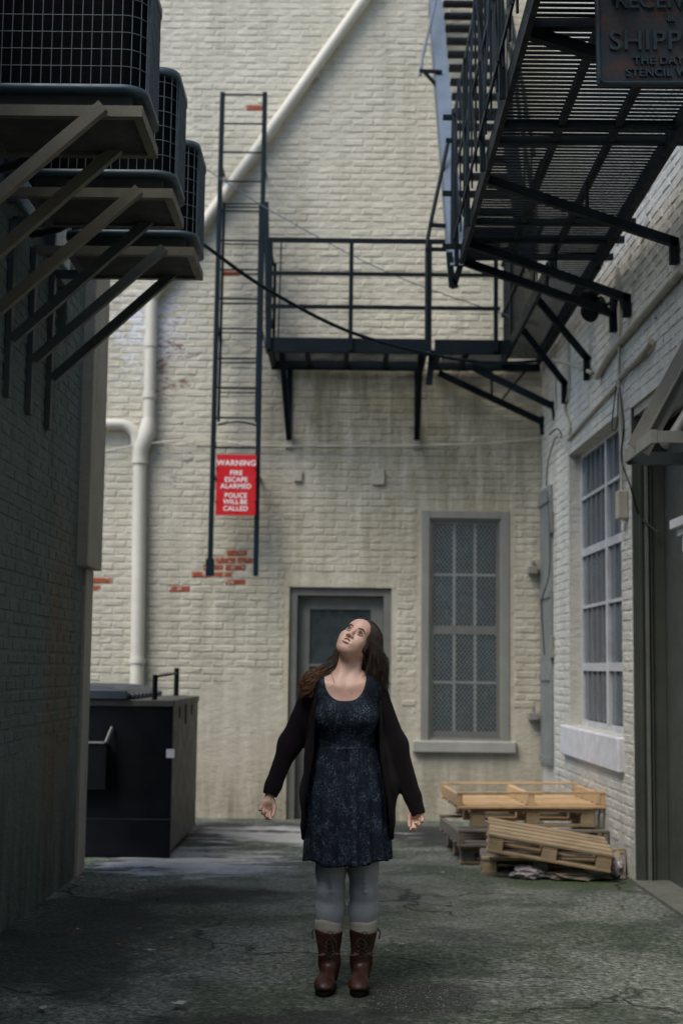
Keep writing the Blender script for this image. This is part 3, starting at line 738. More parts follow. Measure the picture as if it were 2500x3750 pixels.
# ------------------------------------------------------------------ ladders and warning sign
def ladders():
    Y = 13.2
    tl, tr = at(815, 338, Y=Y), at(970, 338, Y=Y); bl, br = at(768, 2110, Y=Y), at(936, 2110, Y=Y)
    T = thing('ladder', 'tall fixed blue black iron ladder with the red warning sign at its foot', 'ladder', (bl.x, Y, 0))
    f = lambda a, b, z: a + (b-a)*((z-a.z)/(b.z-a.z))
    for a, b in ((bl, tl), (br, tr)):
        MB().beam(a, b, .045, .055, (0, 1, 0), .005).build('rail', M['ladder'], T)
    tops = [345, 452, 557, 663, 772, 880, 987, 1094, 1203, 1312, 1420, 1530, 1640]
    for py in tops:
        z = at(890, py, Y=Y).z
        MB().tube([f(bl, tl, z), f(br, tr, z)], .0095, 8).build('rung', M['ladder'], T)
    for z in (3.2, 4.6, 6.2):
        for a, b in ((bl, tl), (br, tr)):
            p = f(a, b, z); MB().beam(p, (p.x, BY, p.z), .035, .012).build('wall_bracket', M['ladder'], T)
    MB().beam(bl-Vector((0, 0, -.16)), bl-Vector((0, 0, 0)), .075, .075, (0, 1, 0)).build('rail_foot', M['ladder'], T)
    # sliding drop ladder behind it
    Y2 = 13.29; D = thing('drop_ladder', 'sliding drop ladder hanging close behind the fixed ladder below the landing', 'ladder', (bl.x, Y2, 0))
    zt, zb_ = at(890, 742, Y=Y2).z, at(890, 1545, Y=Y2).z
    for a, b, s in ((bl, tl, .035), (br, tr, -.03)):
        p, q = f(a, b, zb_), f(a, b, zt); MB().beam((p.x+s, Y2, zb_), (q.x+s, Y2, zt), .025, .03, (0, 1, 0)).build('rail', M['ladder'], D)
    for py in (745, 758, 893, 1002, 1110, 1219, 1328, 1437):
        z = at(890, py, Y=Y2).z; p, q = f(bl, tl, z), f(br, tr, z)
        MB().tube([(p.x+.03, Y2, z), (q.x-.03, Y2, z)], .008, 8).build('rung', M['ladder'], D)
    z = zb_; p, q = f(bl, tl, z), f(br, tr, z)
    arc = [(p.x+.03+(q.x-p.x-.06)*t, Y2, z-.03+.03*math.sin(math.pi*t)) for t in [i/10 for i in range(11)]]
    MB().tube(arc, .009, 6).build('stop_bow', M['ladder'], D)
    # long hand pipe beside the right rail
    G = thing('guide_pipe', 'dark guide pipe standing close to the right rail of the tall ladder', 'pipe', (tr.x, 13.1, 0))
    a, b = at(975, 740, Y=13.1), at(982, 1290, Y=13.1)
    MB().beam(a, b, .045, .05, (0, 1, 0)).build('upright', M['ladder'], G)
    MB().beam(b, (b.x, 12.72, b.z), .03, .03).build('foot_strap', M['ladder'], G)
    # sign
    Ys = 13.150; a, b = at(793, 1664, Y=Ys), at(935, 1888, Y=Ys)
    cx, cz = (a.x+b.x)/2, (a.z+b.z)/2; W_, H_ = b.x-a.x, a.z-b.z
    sg = thing('warning_sign', 'red fire escape warning sign with white lettering hung on the tall ladder', 'sign', (cx, Ys, cz))
    MB().box((cx-W_/2, Ys, b.z), (cx+W_/2, Ys+.006, a.z), .002).build('plate', M['signred'], sg)
    lines = [('WARNING', 1696, .0535), ('FIRE', 1732, .0455), ('ESCAPE', 1757, .0455), ('ALARMED', 1781, .0455), ('POLICE', 1815, .0455), ('WILL BE', 1838, .0455), ('CALLED', 1863, .0455)]
    for t, py, s in lines:
        z = at(864, py, Y=Ys).z; parts = [(t, 0)] if ' ' not in t else [('WILL', -.043), ('BE', .074)]
        for tt, dx in parts: move(text_mb(tt, s*1.36, .0012, bold=.0013, space=1.06), (cx+dx, Ys-.0016, z)).build('lettering', M['signwhite'], sg)
    for x in (-1, 1):
        for z in (-.11, .10, .2): MB().tube([(cx+x*W_/2*.98, Ys+.004, cz+z-.05), (cx+x*W_/2*.98, Ys-.008, cz+z-.05)], .009, 8).build('bolt', M['ladder'], sg)
ladders()

# ------------------------------------------------------------------ fire escape: landings, walk, stair
IR = M['iron']
ZL = 4.36                                                    # underside of the landing
_bm = {}
def bar(parent, name, a, b, w, h, mat=None, up=(0, 0, 1)):
    return MB().beam(a, b, w, h, up).build(name, mat or IR, parent)
def slats(parent, x0, x1, ys, z, mat=None, name='slat', w=.028, h=.012, along='X'):
    if along == 'X': me = MB().box((x0, -w/2, z), (x1, w/2, z+h)).mesh(name)
    else: me = MB().box((-w/2, x0, z), (w/2, x1, z+h)).mesh(name)
    me.materials.append(mat or IR); rl = root_loc(parent)
    for y in ys:
        put(name, me, parent, Vector((0, y, 0) if along == 'X' else (y, 0, 0)) - rl)

def main_landing():
    X0, X1, Y0, Y1 = .80, 1.76, 5.55, 10.06
    T = thing('fire_escape_landing', 'long dark slatted fire escape landing high along the right wall', 'fire escape', (X0, Y1, ZL))
    n = int((Y1-Y0)/.0505)
    slats(T, X0+.02, X1, [Y0+.03+i*.0505 for i in range(n)], ZL+.055, w=.027, h=.006)
    for y in (7.53, 7.76, 9.23, 9.62, 10.04, 6.3): bar(T, 'cross_beam', (X0, y, ZL+.02), (X1+.13, y, ZL+.03), .04, .045)
    for x in (1.14, 1.45): bar(T, 'bearer', (x, Y0, ZL+.03), (x, Y1, ZL+.03), .035, .045)
    bar(T, 'edge_beam', (X0, Y0, ZL+.03), (X0, Y1, ZL+.03), .03, .12)
    bar(T, 'edge_beam', (X1+.02, Y0, ZL+.02), (X1+.03, Y1+2.9, ZL+.02), .05, .10)
    for y in (6.35, 8.39-.33+.3, 9.66, 10.10):
        wx = RB.x + (RA.x-RB.x)*(BY-y)/(BY-RA.y); zw = {0: 3.97}.get(0)
        a, b = Vector((X0+.02, y, ZL+.0)), Vector((wx-.015, y, 3.98))
        bar(T, 'brace', a, b, .05, .055)
        bar(T, 'brace_foot', b+Vector((-.02, 0, .03)), b+Vector((-.02, 0, -.13)), .05, .05)
        bar(T, 'brace_tie', (X0+.62, y, ZL), (X0+.62, y, ZL-.21), .018, .018)
    # outer railing: posts, rails, balusters, crossed flat bars
    zt = ZL+1.10
    for y in (5.6, 7.0, 8.06, 9.1, 10.04): bar(T, 'railing_post', (X0-.04, y, ZL-.05), (X0-.06, y, zt), .032, .032, up=(0, 1, 0))
    for z, k in ((zt, .06), (ZL+.62, .045), (ZL+.16, .035)): bar(T, 'rail', (X0-.06, Y0, z), (X0-.06, Y1, z), .012, k, M['iron'])
    me = MB().beam((X0-.05, 0, ZL+.06), (X0-.06, 0, zt), .012, .016, (0, 1, 0)).mesh('baluster'); me.materials.append(IR)
    for k in range(15): put('baluster', me, T, Vector((0, Y0+.12+k*.30, 0))-root_loc(T))
    for k in range(7):
        y = Y0+.1+k*.62
        bar(T, 'lattice_bar', (X0-.075, y, ZL+.1), (X0-.075, y+.62, zt-.04), .006, .013, IR, (1, 0, 0))
        if k % 2 == 0: bar(T, 'lattice_bar', (X0-.085, y+.62, ZL+.1), (X0-.085, y, zt-.04), .006, .013, M['stringer'], (1, 0, 0))
    # end rails reaching across to the stair
    for z in (zt+.0, ZL+.52, ZL+.12): bar(T, 'end_rail', (.66, 10.12, z), (1.08, 10.12, z), .03, .035)
    return T
main_landing()
def upper_landing():  # assumed landing out of view, added to darken the slats below
    X0, X1, Y0, Y1, z = .80, 1.80, 4.5, 10.0, 7.42
    T = thing('fire_escape_landing', 'assumed second slatted landing one storey up, added to darken the gaps of the long landing', 'fire escape', (X0, Y1, z))
    slats(T, X0+.02, X1, [Y0+.03+i*.0505 for i in range(int((Y1-Y0)/.0505))], z+.05, w=.025, h=.006)
    for x in (X0, X1): bar(T, 'edge_beam', (x, Y0, z+.03), (x, Y1, z+.03), .03, .12)
    for y in (4.6, 6.3, 8.0, 9.9): bar(T, 'cross_beam', (X0, y, z+.02), (X1, y, z+.02), .04, .045)
upper_landing()

def side_walk():
    X0, X1, Y0, Y1 = 1.46, 1.80, 10.10, 13.46
    T = thing('fire_escape_walkway', 'narrow slatted walkway running from the long landing back to the corner', 'fire escape', (X0, Y1, ZL))
    slats(T, X0, X1, [Y0+.04+i*.055 for i in range(int((Y1-Y0)/.055))], ZL+.03, w=.024, h=.006)
    bar(T, 'edge_beam', (X0, Y0, ZL), (X0, Y1, ZL), .03, .11)
    bar(T, 'edge_beam', (X1, Y0, ZL+.003), (X1, Y1, ZL+.003), .03, .09)
    me = MB().beam((X0, 0, ZL+.05), (X0, 0, ZL+.95), .012, .012, (0, 1, 0)).mesh('baluster'); me.materials.append(IR)
    for k in range(20): put('baluster', me, T, Vector((0, 10.95+k*.125, 0))-root_loc(T))
    for z in (ZL+.95, ZL+.45): bar(T, 'rail', (X0, 10.6, z), (X0, Y1, z), .03, .03)
    bar(T, 'railing_post', (X0, 12.68, ZL-.05), (X0, 12.68, ZL+.98), .035, .035, up=(0, 1, 0))
    for y in (11.1, 12.1):
        wx = 1.90-.0254*(y-11.1)
        bar(T, 'brace', (X0+.02, y, ZL), (wx-.01, y, ZL-.50), .045, .05)
        bar(T, 'brace_foot', (wx-.03, y, ZL-.46), (wx-.03, y, ZL-.66), .045, .045)
side_walk()

def back_landing():
    Y0, Y1, Z = 12.66, 13.44, 4.29
    T = thing('balcony', 'dark iron landing with open railing bolted to the back wall above the door', 'fire escape', (-.75, Y1, Z))
    X0, X1 = -.76, .70
    ys = [Y0+.07+i*.064 for i in range(11)]
    slats(T, X0+.03, X1-.02, ys, Z+.04, w=.03, h=.006)
    slats(T, X1+.09, 1.44, ys, Z+.04, w=.03, h=.006)
    bar(T, 'front_beam', (X0, Y0, Z+.03), (X1, Y0, Z+.03), .03, .13)
    bar(T, 'front_beam', (X1+.06, Y0+.01, Z+.03), (1.44, Y0+.01, Z+.03), .03, .13)
    bar(T, 'rear_beam', (X0, Y1, Z+.01), (X1, Y1, Z+.01), .04, .09)
    bar(T, 'rear_beam', (X1+.06, Y1, Z+.012), (1.82, Y1, Z+.012), .04, .07)
    for x in (X0+.02, -.40, -.04, .33, X1-.02, X1+.10, 1.06): bar(T, 'joist', (x, Y0, Z+.012), (x, Y1, Z+.012), .045, .055)
    zt = 5.29
    for px in (985, 1283, 1572, 1815):
        q = at(px, 1240, Y=Y0-.02); bar(T, 'railing_post', (q.x, Y0-.02, Z-.02), (q.x, Y0-.02, zt+.01), .038, .038, up=(0, 1, 0))
    xr = at(1830, 1100, Y=Y0).x
    for z, w_, xe in ((zt, .042, .86), (4.98, .032, xr), (4.67, .032, xr)): bar(T, 'rail', (X0, Y0-.022, z), (xe, Y0-.022, z), .03, w_)
    # side rails back to the wall and the folded brace seen behind
    for z in (zt, 4.98, 4.67): bar(T, 'side_rail', (X0, Y0, z), (X0, Y1, z), .025, .03)
    bar(T, 'side_post', (X0+.02, Y1-.05, Z), (X0+.02, Y1-.05, zt), .03, .03, up=(0, 1, 0))
    bar(T, 'gate_rod', at(1030, 890, Y=13.2), at(1018, 1240, Y=13.2), .014, .014, up=(0, 1, 0))
    # brackets: a strut from the front edge down to the wall
    for px, pb in ((1010, 1057), (1520, 1525)):
        f = at(px, 1345, Y=Y0+.06); b = at(pb, 1605, Y=BY-.02)
        bar(T, 'bracket_strut', (f.x+.05, Y0+.1, Z-.01), b, .055, .05, up=(1, 0, 0))
        bar(T, 'bracket_plate', (b.x, BY-.015, Z), (b.x, BY-.015, b.z-.02), .05, .03, up=(0, 1, 0))
        MB().box((b.x-.035, BY-.03, b.z-.10), (b.x+.035, BY-.003, b.z-.02)).build('bracket_pad', M['back'], T)
    f = at(1575, 1345, Y=Y0+.1)
    bar(T, 'hanger_plate', (f.x+.02, Y0+.12, Z+.02), (f.x-.01, Y0+.12, Z-.30), .06, .05, up=(0, 1, 0))
    for (pa, pb) in (((1730, 1345), (2030, 1490)), ((1605, 1365), (1985, 1545))):
        y = 12.79 if pa[0] == 1730 else 13.38
        a, b = at(*pa, Y=y), at(*pb, Y=y); bar(T, 'brace', a, b, .055, .055)
        bar(T, 'brace_foot', b+Vector((-.01, 0, .05)), b+Vector((.01, 0, -.12)), .05, .05)
    bar(T, 'brace_tie', at(1800, 1350, Y=13.3), at(1800, 1450, Y=13.3), .02, .02, up=(0, 1, 0))
    bar(T, 'brace_tie', at(1925, 1355, Y=13.3), at(1840, 1460, Y=13.3), .018, .018, up=(0, 1, 0))
back_landing()

def stair():
    XL, XR = .735, 1.36; y0, z0, y1, z1 = 10.40, 4.42, 13.42, 7.98
    T = thing('fire_stair', 'steep open iron stair with pale grey side plate climbing past the landing', 'stair', (XL, y0, z0))
    sl = Vector((0, y1-y0, z1-z0)).normalized(); up = Vector((0, -sl.z, sl.y))
    a, b = Vector((XL, y0-.06, z0-.1)), Vector((XL, y1, z1))
    for x, mt in ((XL, 'stringer'), (XR, 'iron')):
        s = MB()
        s.beam(Vector((x, a.y, a.z)), Vector((x, b.y, b.z)), .014, .20, up)
        fx = x+.055 if x == XL else x-.055
        s.beam(Vector((fx, a.y, a.z))+up*.095, Vector((fx, b.y, b.z))+up*.095, .12, .012, up)
        s.build('stringer', M[mt], T)
    n = 17; me = None
    for k in range(n):
        t = (k+.7)/n; c = Vector((0, y0+(y1-y0)*t, z0+(z1-z0)*t))
        bar(T, 'tread', (XL+.13, c.y, c.z), (XR-.01, c.y, c.z), .115, .022)
        bar(T, 'tread_nosing', (XL+.13, c.y-.064, c.z-.004), (XR-.01, c.y-.064, c.z-.004), .012, .032)
    # outer hand rail on stand-off brackets
    hx = .62
    pts = [at(1563, 920, Y=10.9), at(1566, 870, Y=10.95), at(1580, 800, Y=11.0), at(1640, 520, Y=11.2)]
    MB().tube([at(1562, 1240, Y=10.8), *pts], .016, 8).build('hand_rail', IR, T)
    MB().tube([at(1537, 275, Y=12.2), at(1545, 215, Y=12.25), at(1608, -60, Y=12.9)], .014, 8).build('hand_rail', M['stringer'], T)
    for p, q, y in (((1535, 258), (1618, 262), 12.2), ((1553, 262), (1615, 330), 12.2), ((1570, 823), (1670, 828), 10.8), ((1557, 912), (1690, 914), 10.8), ((1632, 512), (1750, 522), 10.3)):
        bar(T, 'rail_bracket', at(*p, Y=y), at(*q, Y=y), .028, .028)
    for p, q in (((1644, 925), (1655, 1050)), ((1692, 950), (1662, 1046)), ((1650, 1046), (1674, 1040))):
        bar(T, 'stair_foot', at(*p, Y=10.3), at(*q, Y=10.3), .045, .045, up=(0, 1, 0))
    for px0, px1 in ((1655, 1690), (1700, 1745)):
        bar(T, 'stair_post', at(px0, 950, Y=10.45), at(px1-30, 400, Y=10.5), .03, .03, up=(0, 1, 0))
    # inner railing rods of the flight
    for k in range(7):
        y = y0+.25+k*.42; z = z0+(z1-z0)*(y-y0)/(y1-y0)
        bar(T, 'rail_rod', (XR+.02, y, z), (XR+.02, y, z+.9), .014, .014, up=(0, 1, 0))
    for dz in (.9, .5): bar(T, 'rail', (XR+.02, y0+.1, z0+dz), (XR+.02, y1, z1+dz), .025, .035)
stair()

def hanging_sign():
    Y = 6.0; a = at(2185, 315, Y=Y); cx = at(2458, 200, Y=Y).x; hw = cx-a.x; zb_ = a.z+.008; zt = zb_+.50
    T = thing('hanging_sign', 'rusty blue cast iron receiving and shipping sign with raised letters under the fire escape', 'sign', (cx, Y, zb_), rot=None)
    MB().box((cx-hw, Y, zb_), (cx+hw, Y+.02, zt), .012).build('plate', M['castsign'], T)
    def rr(off, rad):
        p = []
        for (sx, sz, a0) in ((1, 1, 0), (-1, 1, 90), (-1, -1, 180), (1, -1, 270)):
            for k in range(6):
                t = R(a0+k*18); p.append((cx+sx*(hw-off-rad)+math.cos(t)*rad, Y-.004, (zb_+zt)/2+sz*((zt-zb_)/2-off-rad)+math.sin(t)*rad))
        return p+[p[0]]
    MB().tube(rr(.012, .03), .008, 6, False).build('raised_border', M['castletter'], T)
    for t, py, s, sp in (('RECEIVING', 6, .098, 1.02), ('&', 68, .05, 1), ('SHIPPING', 153, .124, 1.05), ('THE DAYTON', 224, .049, 1.12), ('STENCIL WORKS', 268, .049, 1.1)):
        z = at(2458, py, Y=Y).z
        move(text_mb(t, s, .006, space=sp, bevel=.0014), (cx, Y-.006, z)).build('raised_lettering', M['castletter'], T)
    for sx in (-.8, .8): MB().beam((cx+sx*hw, Y+.01, zt-.02), (cx+sx*hw, Y+.01, ZL+.1), .02, .006, (0, 1, 0)).build('strap', IR, T)
    T.rotation_euler = (0, R(-.9), 0)
hanging_sign()

# ------------------------------------------------------------------ condensers on wall brackets
AX = -.89
AC_Y = [(5.77, 6.27), (6.81, 7.31), (7.79, 8.32)]
def rrect(x0, x1, y0, y1, r, z, n=6):
    p = []
    for cx, cy, a0 in ((x1-r, y1-r, 0), (x0+r, y1-r, 90), (x0+r, y0+r, 180), (x1-r, y0+r, 270)):
        for k in range(n+1):
            t = R(a0+90*k/n); p.append((cx+r*math.cos(t), cy+r*math.sin(t), z))
    return p
def along(pts, step):
    """points every `step` metres round a closed outline"""
    out = []; acc = 0; P = pts+[pts[0]]
    for a, b in zip(P, P[1:]):
        a, b = Vector(a), Vector(b); L = (b-a).length
        while acc <= L and L > 1e-6: out.append(a+(b-a)*(acc/L)); acc += step
        acc -= L
    return out
AC_LAB = ['nearest air conditioner condenser, largest in view at the top left corner', 'middle air conditioner condenser between its two neighbours on the left wall', 'farthest air conditioner condenser, the lowest in view beside the ladder']
BR_LAB = ['nearest cream steel bracket with ply shelf carrying the largest condenser', 'middle steel bracket with ply shelf carrying the second condenser', 'farthest steel bracket with ply shelf and the two longest visible struts']
def condenser(i):
    fy0, fy1 = AC_Y[i]; y0, y1 = fy0+.02, fy1+.035; x0, x1 = AX-.74, AX+.005; z0, z1 = 3.825, 4.40
    T = thing('condenser_unit', AC_LAB[i], 'air conditioner', ((x0+x1)/2, (y0+y1)/2, z0), 'condensers on brackets along the left wall')
    o = lambda d, z, n=6: rrect(x0+d, x1-d, y0+d, y1-d, .105, z, n)
    MB().rings([o(.022, z0+.03), o(.022, z1-.03)], True, True).build('coil', M['coil'], T)
    bp = MB(); bp.rings([o(.02, z0), o(-.004, z0), o(-.004, z0+.028), o(.008, z0+.034), o(.012, z0+.03)]); bp.add(o(.02, z0), [tuple(range(28))]); bp.build('base_pan', M['accase'], T)
    tp = MB(); tp.rings([o(.012, z1-.05), o(.0, z1-.05), o(-.006, z1-.045), o(-.006, z1-.012), o(.03, z1), o(.16, z1+.006)], True, True); tp.build('top_cover', M['accase'], T)
    g = MB(); gp = o(.0, 0); zs = [z0+.034+.0755*k for k in range(1, 7)]
    for z in zs:
        q = [(x, y, z) for x, y, _ in gp]; g.tube(q+[q[0]], .0019, 4, False)
    for p in along(gp, .0425): g.tube([(p.x, p.y, z0+.03), (p.x, p.y, z1-.045)], .0019, 4, False)
    gg = g.build('wire_guard', M['acwire'], T); gg['kind'] = 'stuff'
    # louvred alley side: close upright fins
    f = MB(); y = y0+.11
    while y < y1-.10: f.box((x1-.012, y, z0+.03), (x1-.001, y+.006, z1-.05)); y += .0125
    ff = f.build('side_fins', M['accase'], T); ff['kind'] = 'stuff'
    MB().box((x0+.1, y1-.03, z0+.03), (x0+.4, y1+.006, z1-.06), .004).build('service_panel', M['accase'], T)
def bracket(i):
    y0, y1 = AC_Y[i]; z = 3.705; xw = LX+.01
    T = thing('condenser_bracket', BR_LAB[i], 'bracket', (xw, (y0+y1)/2, z), 'steel brackets under the condensers')
    A = M['acframe']; G = M['acframe_grey']
    bar(T, 'front_beam', (AX, y0+.02, z+.024), (xw, y0+.02, z+.024), .04, .048, A)
    bar(T, 'rear_beam', (AX, y1-.02, z+.024), (xw, y1-.02, z+.024), .04, .048, G if i else A)
    bar(T, 'side_beam', (AX-.02, y0+.041, z+.024), (AX-.02, y1-.041, z+.024), .04, .048, A)
    bar(T, 'side_beam', (AX-.70, y0+.041, z+.024), (AX-.70, y1-.041, z+.024), .04, .048, G)
    MB().box((AX-.68, y0+.045, z+.012), (AX-.045, y1-.045, z+.03)).build('shelf_panel', M['slab'], T)
    for k in (.2, .62): bar(T, 'bearer', (AX-.06, y0+(y1-y0)*k, z+.085), (AX-.70, y0+(y1-y0)*k, z+.085), .06, .068, G)
    for y, dx in ((y0-.03, .16), (y1-.055, .17)):
        a = Vector((AX-dx, y, z+.03)); b = Vector((xw+.03, y, 3.085))
        bar(T, 'strut', a, b, .042, .052, A if (y < y0 or i == 0) and i < 2 else G)
        bar(T, 'wall_post', (xw+.012, y, 3.72), (xw+.012, y, 2.78), .06, .03, G, up=(1, 0, 0))
for i in range(3): condenser(i); bracket(i)
for i, (a, b) in enumerate(((-1.60, 6.55), (-1.62, 7.55))):
    y = b; pts = [(-1.45, y-.1, 3.84), (-1.52, y-.06, 3.80), (-1.60, y, 3.775), (-1.69, y+.04, 3.765), (-1.77, y+.06, 3.76)]
    o = MB().tube(pts, .022, 8).build('hose', M['hose']); tag(o, ['black insulated hose sagging behind the nearest condenser', 'black insulated hose sagging behind the middle condenser'][i], 'hose')
o = MB().tube([(-1.56, 8.30, 3.80), (-1.50, 8.34, 3.83), (-1.44, 8.35, 3.80), (-1.42, 8.35, 3.72)], .008, 6).build('cable_loop', M['hose']); tag(o, 'thin black cable loop under the farthest condenser', 'cable')

# ------------------------------------------------------------------ dumpster
def dumpster():
    x0, x1, y0, y1, z1 = -3.15, -1.285, 10.62, 12.38, 1.15
    T = thing('dumpster', 'black steel dumpster with plastic lid standing behind the left wall corner', 'dumpster', ((x0+x1)/2, (y0+y1)/2, 0))
    MB().box((x0, y0, .05), (x1-.004, y1, z1-.002), .006).build('body', M['dump'], T)
    MB().box((x1-.0035, y0+.012, .055), (x1+.004, y1-.012, z1-.03), .001).build('end_panel', M['dumpside'], T)
    MB().box((x0, y0-.022, .012), (x1+.006, y0-.001, .29), .006).build('bottom_rail', M['dump'], T)
    MB().box((x0, y0-.012, z1-.045), (x1+.012, y1+.012, z1+.004), .005).build('top_rim', M['dumpside'], T)
    MB().box((x0-.01, y0-.10, .50), (-1.75, y0-.001, .835), .004).build('fork_pocket', M['dump'], T)
    MB().beam((x0, y0-.085, .842), (-1.765, y0-.085, .842), .05, .012).build('pocket_lip', M['greytrim'], T)
    MB().beam((-1.758, y0-.085, .84), (-1.725, y0-.02, .95), .012, .03).build('pocket_gusset', M['greytrim'], T)
    c = at(624, 2760, Y=y0); MB().box((c.x-.030, y0-.004, c.z-.032), (c.x+.030, y0, c.z+.032)).build('sticker', M['white'], T)
    for y in (y0+.40, y0+1.27): MB().tube([(x1+.003, y, z1-.10), (x1+.0065, y, z1-.10)], .045, 14).build('hole', M['coil'], T)
    MB().box((x1+.003, y0+.78, z1-.20), (x1+.012, y0+.84, z1-.04)).build('lug', M['dump'], T)
    # ribbed lid
    lid = MB(); lx1 = -1.62; n = 13
    def hz(x, y):
        e = min((x-x0)/.1, (lx1-x)/.10, (y-y0+.05)/.10, (y1-y)/.1); e = max(0, min(1, e))
        rib = .016*max(0, math.sin((y-y0)*2*math.pi/.22))*min(1, max(0, (lx1-.08-x)/.12))
        return z1+.03+.055*math.sqrt(e)+rib*(1 if e >= 1 else .5)+.02*(x1-x)*.3
    xs = np.linspace(x0, lx1, 26); ys = np.linspace(y0-.05, y1, 66)
    vs = [(x, y, hz(x, y)) for x in xs for y in ys]; b = len(ys)
    lid.add(vs, [(i*b+j, (i+1)*b+j, (i+1)*b+j+1, i*b+j+1) for i in range(len(xs)-1) for j in range(b-1)], True)
    lid.box((x0, y0-.05, z1+.006), (lx1, y0-.03, z1+.075), .006); lid.box((lx1-.02, y0-.03, z1+.006), (lx1+.002, y1, z1+.055), .005)
    lid.build('lid', M['lid'], T)
    for y in np.arange(y0+.05, y1-.1, .21): MB().box((lx1, y, z1+.005), (lx1+.05, y+.07, z1+.05), .012).build('lid_lug', M['lid'], T)
    px = at(567, 2520, Y=y0+.05).x; pb = at(646, 2500, Y=y1-.12).x
    MB().tube([(px, y0+.05, z1-.01), (px, y0+.05, z1+.19)], .020, 10).build('bar_post', M['dump'], T)
    MB().tube([(pb, y1-.12, z1-.01), (pb, y1-.12, z1+.24)], .022, 10).build('bar_post', M['dump'], T)
    MB().tube([(px, y0+.05, z1+.175), (pb, y1-.12, z1+.195)], .010, 8).build('stop_bar', M['dump'], T)
dumpster()

# ------------------------------------------------------------------ canopy frame over the right hand door
def canopy():
    X, ya, yb, z0, z1 = 1.65, 7.71, 8.475, 2.650, 2.725; C_ = M['canopy']; xi = 2.1
    T = thing('canopy_frame', 'grey steel canopy frame jutting over the recessed door at the right', 'canopy', (xi, (ya+yb)/2, z0))
    MB().box((X, ya, z0), (X+.012, yb, z1), .001).build('edge_plate', C_, T)
    MB().box((X+.0125, ya, z0+.005), (xi, ya+.012, z1-.004), .001).build('near_plate', C_, T)
    MB().box((X+.0125, yb-.012, z0), (xi, yb, z1-.004), .001).build('far_plate', M['acframe_grey'], T)
    MB().box((X+.0125, yb-.06, z0-.012), (xi, yb-.013, z0-.001)).build('far_flange', M['acframe_grey'], T)
    MB().box((X-.002, ya-.002, z0+.001), (X+.035, ya+.014, z1+.002), .002).build('corner_cap', C_, T)
    a = Vector((X+.012, yb-.10, z0+.05)); b = Vector((2.0, yb-.10, 3.42)); d = b-a
    bar(T, 'far_strut', (X+.014, yb-.34, z0+.03), (2.02, yb-.34, 3.34), .012, .14, C_, up=(1, 0, .5))
    MB().beam((X+.03, yb-.33, z0+.06), (2.0, yb-.33, 3.30), .10, .010, (-.86, 0, .5)).build('strut_flange', C_, T)
    MB().tube([(X+.085, ya+.05, z0+.03), (X+.10, ya+.10, z0+.02), (X+.16, ya+.14, z0+.07), (2.1, ya+.16, 3.18)], .035, 12).build('tube_strut', C_, T)
canopy()

# ------------------------------------------------------------------ cables, conduits, lamp on the right wall
def cat(pts, n=14):
    """smooth curve through points"""
    P = [Vector(p) for p in pts]; P = [P[0]*2-P[1]]+P+[P[-1]*2-P[-2]]; out = []
    for i in range(1, len(P)-2):
        for k in range(n):
            t = k/n; a, b, c, d = P[i-1:i+3]
            out.append(.5*((2*b)+(c-a)*t+(2*a-5*b+4*c-d)*t*t+(3*b-a-3*c+d)*t**3))
    return out+[P[-2]]
def wire(name, label, catg, pts, r, mat, n=8):
    o = MB().tube(cat(pts), r, n).build(name, M[mat]); return tag(o, label, catg)
def wl(px, py, off=.03):
    """point on the right wall, `off` metres out"""
    d = CR*((px-1250)/FPX)-CU*((py-1875)/FPX)+FWD; nrm = Vector((RU.y, -RU.x, 0))
    t = (RB+nrm*off-CC).dot(nrm)/d.dot(nrm); return CC+d*t
wire('cable', 'thick black cable sagging across the court from the condensers to the right wall', 'cable',
     [(-1.4, 8.6, 4.35), at(745, 895, Y=10.2), at(980, 1060, Y=10.8), at(1290, 1218, Y=11.3), at(1640, 1310, Y=11.8), at(1850, 1328, Y=12.1), at(2000, 1318, Y=12.3)], .015, 'ladder')
wire('cable', 'tan end of sheathed cable curving onto the right wall above the window', 'cable', [at(2000, 1318, Y=12.3), wl(2060, 1325, .10), wl(2120, 1345, .05), wl(2168, 1366, .02)], .017, 'conduit')
wire('wire', 'thin grey wire stretched straight from behind the ladder to the corner', 'wire', [at(690, 575, Y=12.9), at(1000, 775, Y=12.9), at(1450, 1010, Y=12.9), at(1965, 1190, Y=12.9)], .005, 'stringer', 6)
wire('wire', 'pale wire drooping along the back wall above the warning sign', 'wire', [at(370, 1655, Y=13.35), at(500, 1630, Y=13.38), at(680, 1612, Y=13.44), at(800, 1616, Y=13.46), at(930, 1632, Y=13.46), at(1150, 1633, Y=13.46), at(1500, 1632, Y=13.46), at(1800, 1622, Y=13.46), at(1985, 1604, Y=13.45)], .007, 'pipe', 6)
wire('conduit', 'thick cream conduit running along the right wall above the others', 'conduit', [wl(2185, 1380), wl(2240, 1290), wl(2310, 1205), wl(2400, 1100), wl(2500, 985)], .026, 'conduit', 10)
wire('conduit', 'thin pale conduit above the barred window leading to the corner', 'conduit', [wl(2080, 1610, .02), wl(2150, 1530, .02), wl(2245, 1425, .02), wl(2255, 1412, .02)], .015, 'conduit')
wire('conduit', 'dark stub of conduit over the recessed door', 'conduit', [wl(2262, 1395, .02), wl(2300, 1350, .02), wl(2350, 1300, .03), wl(2385, 1250, .03)], .022, 'conduit')
wire('conduit', 'slender grey conduit dropping in bends from the fire escape to the window head', 'conduit', [wl(2080, 1235, .02), wl(2082, 1350, .02), wl(2082, 1430, .02), wl(2068, 1500, .02), wl(2085, 1560, .02), wl(2082, 1615, .02)], .010, 'conduit')
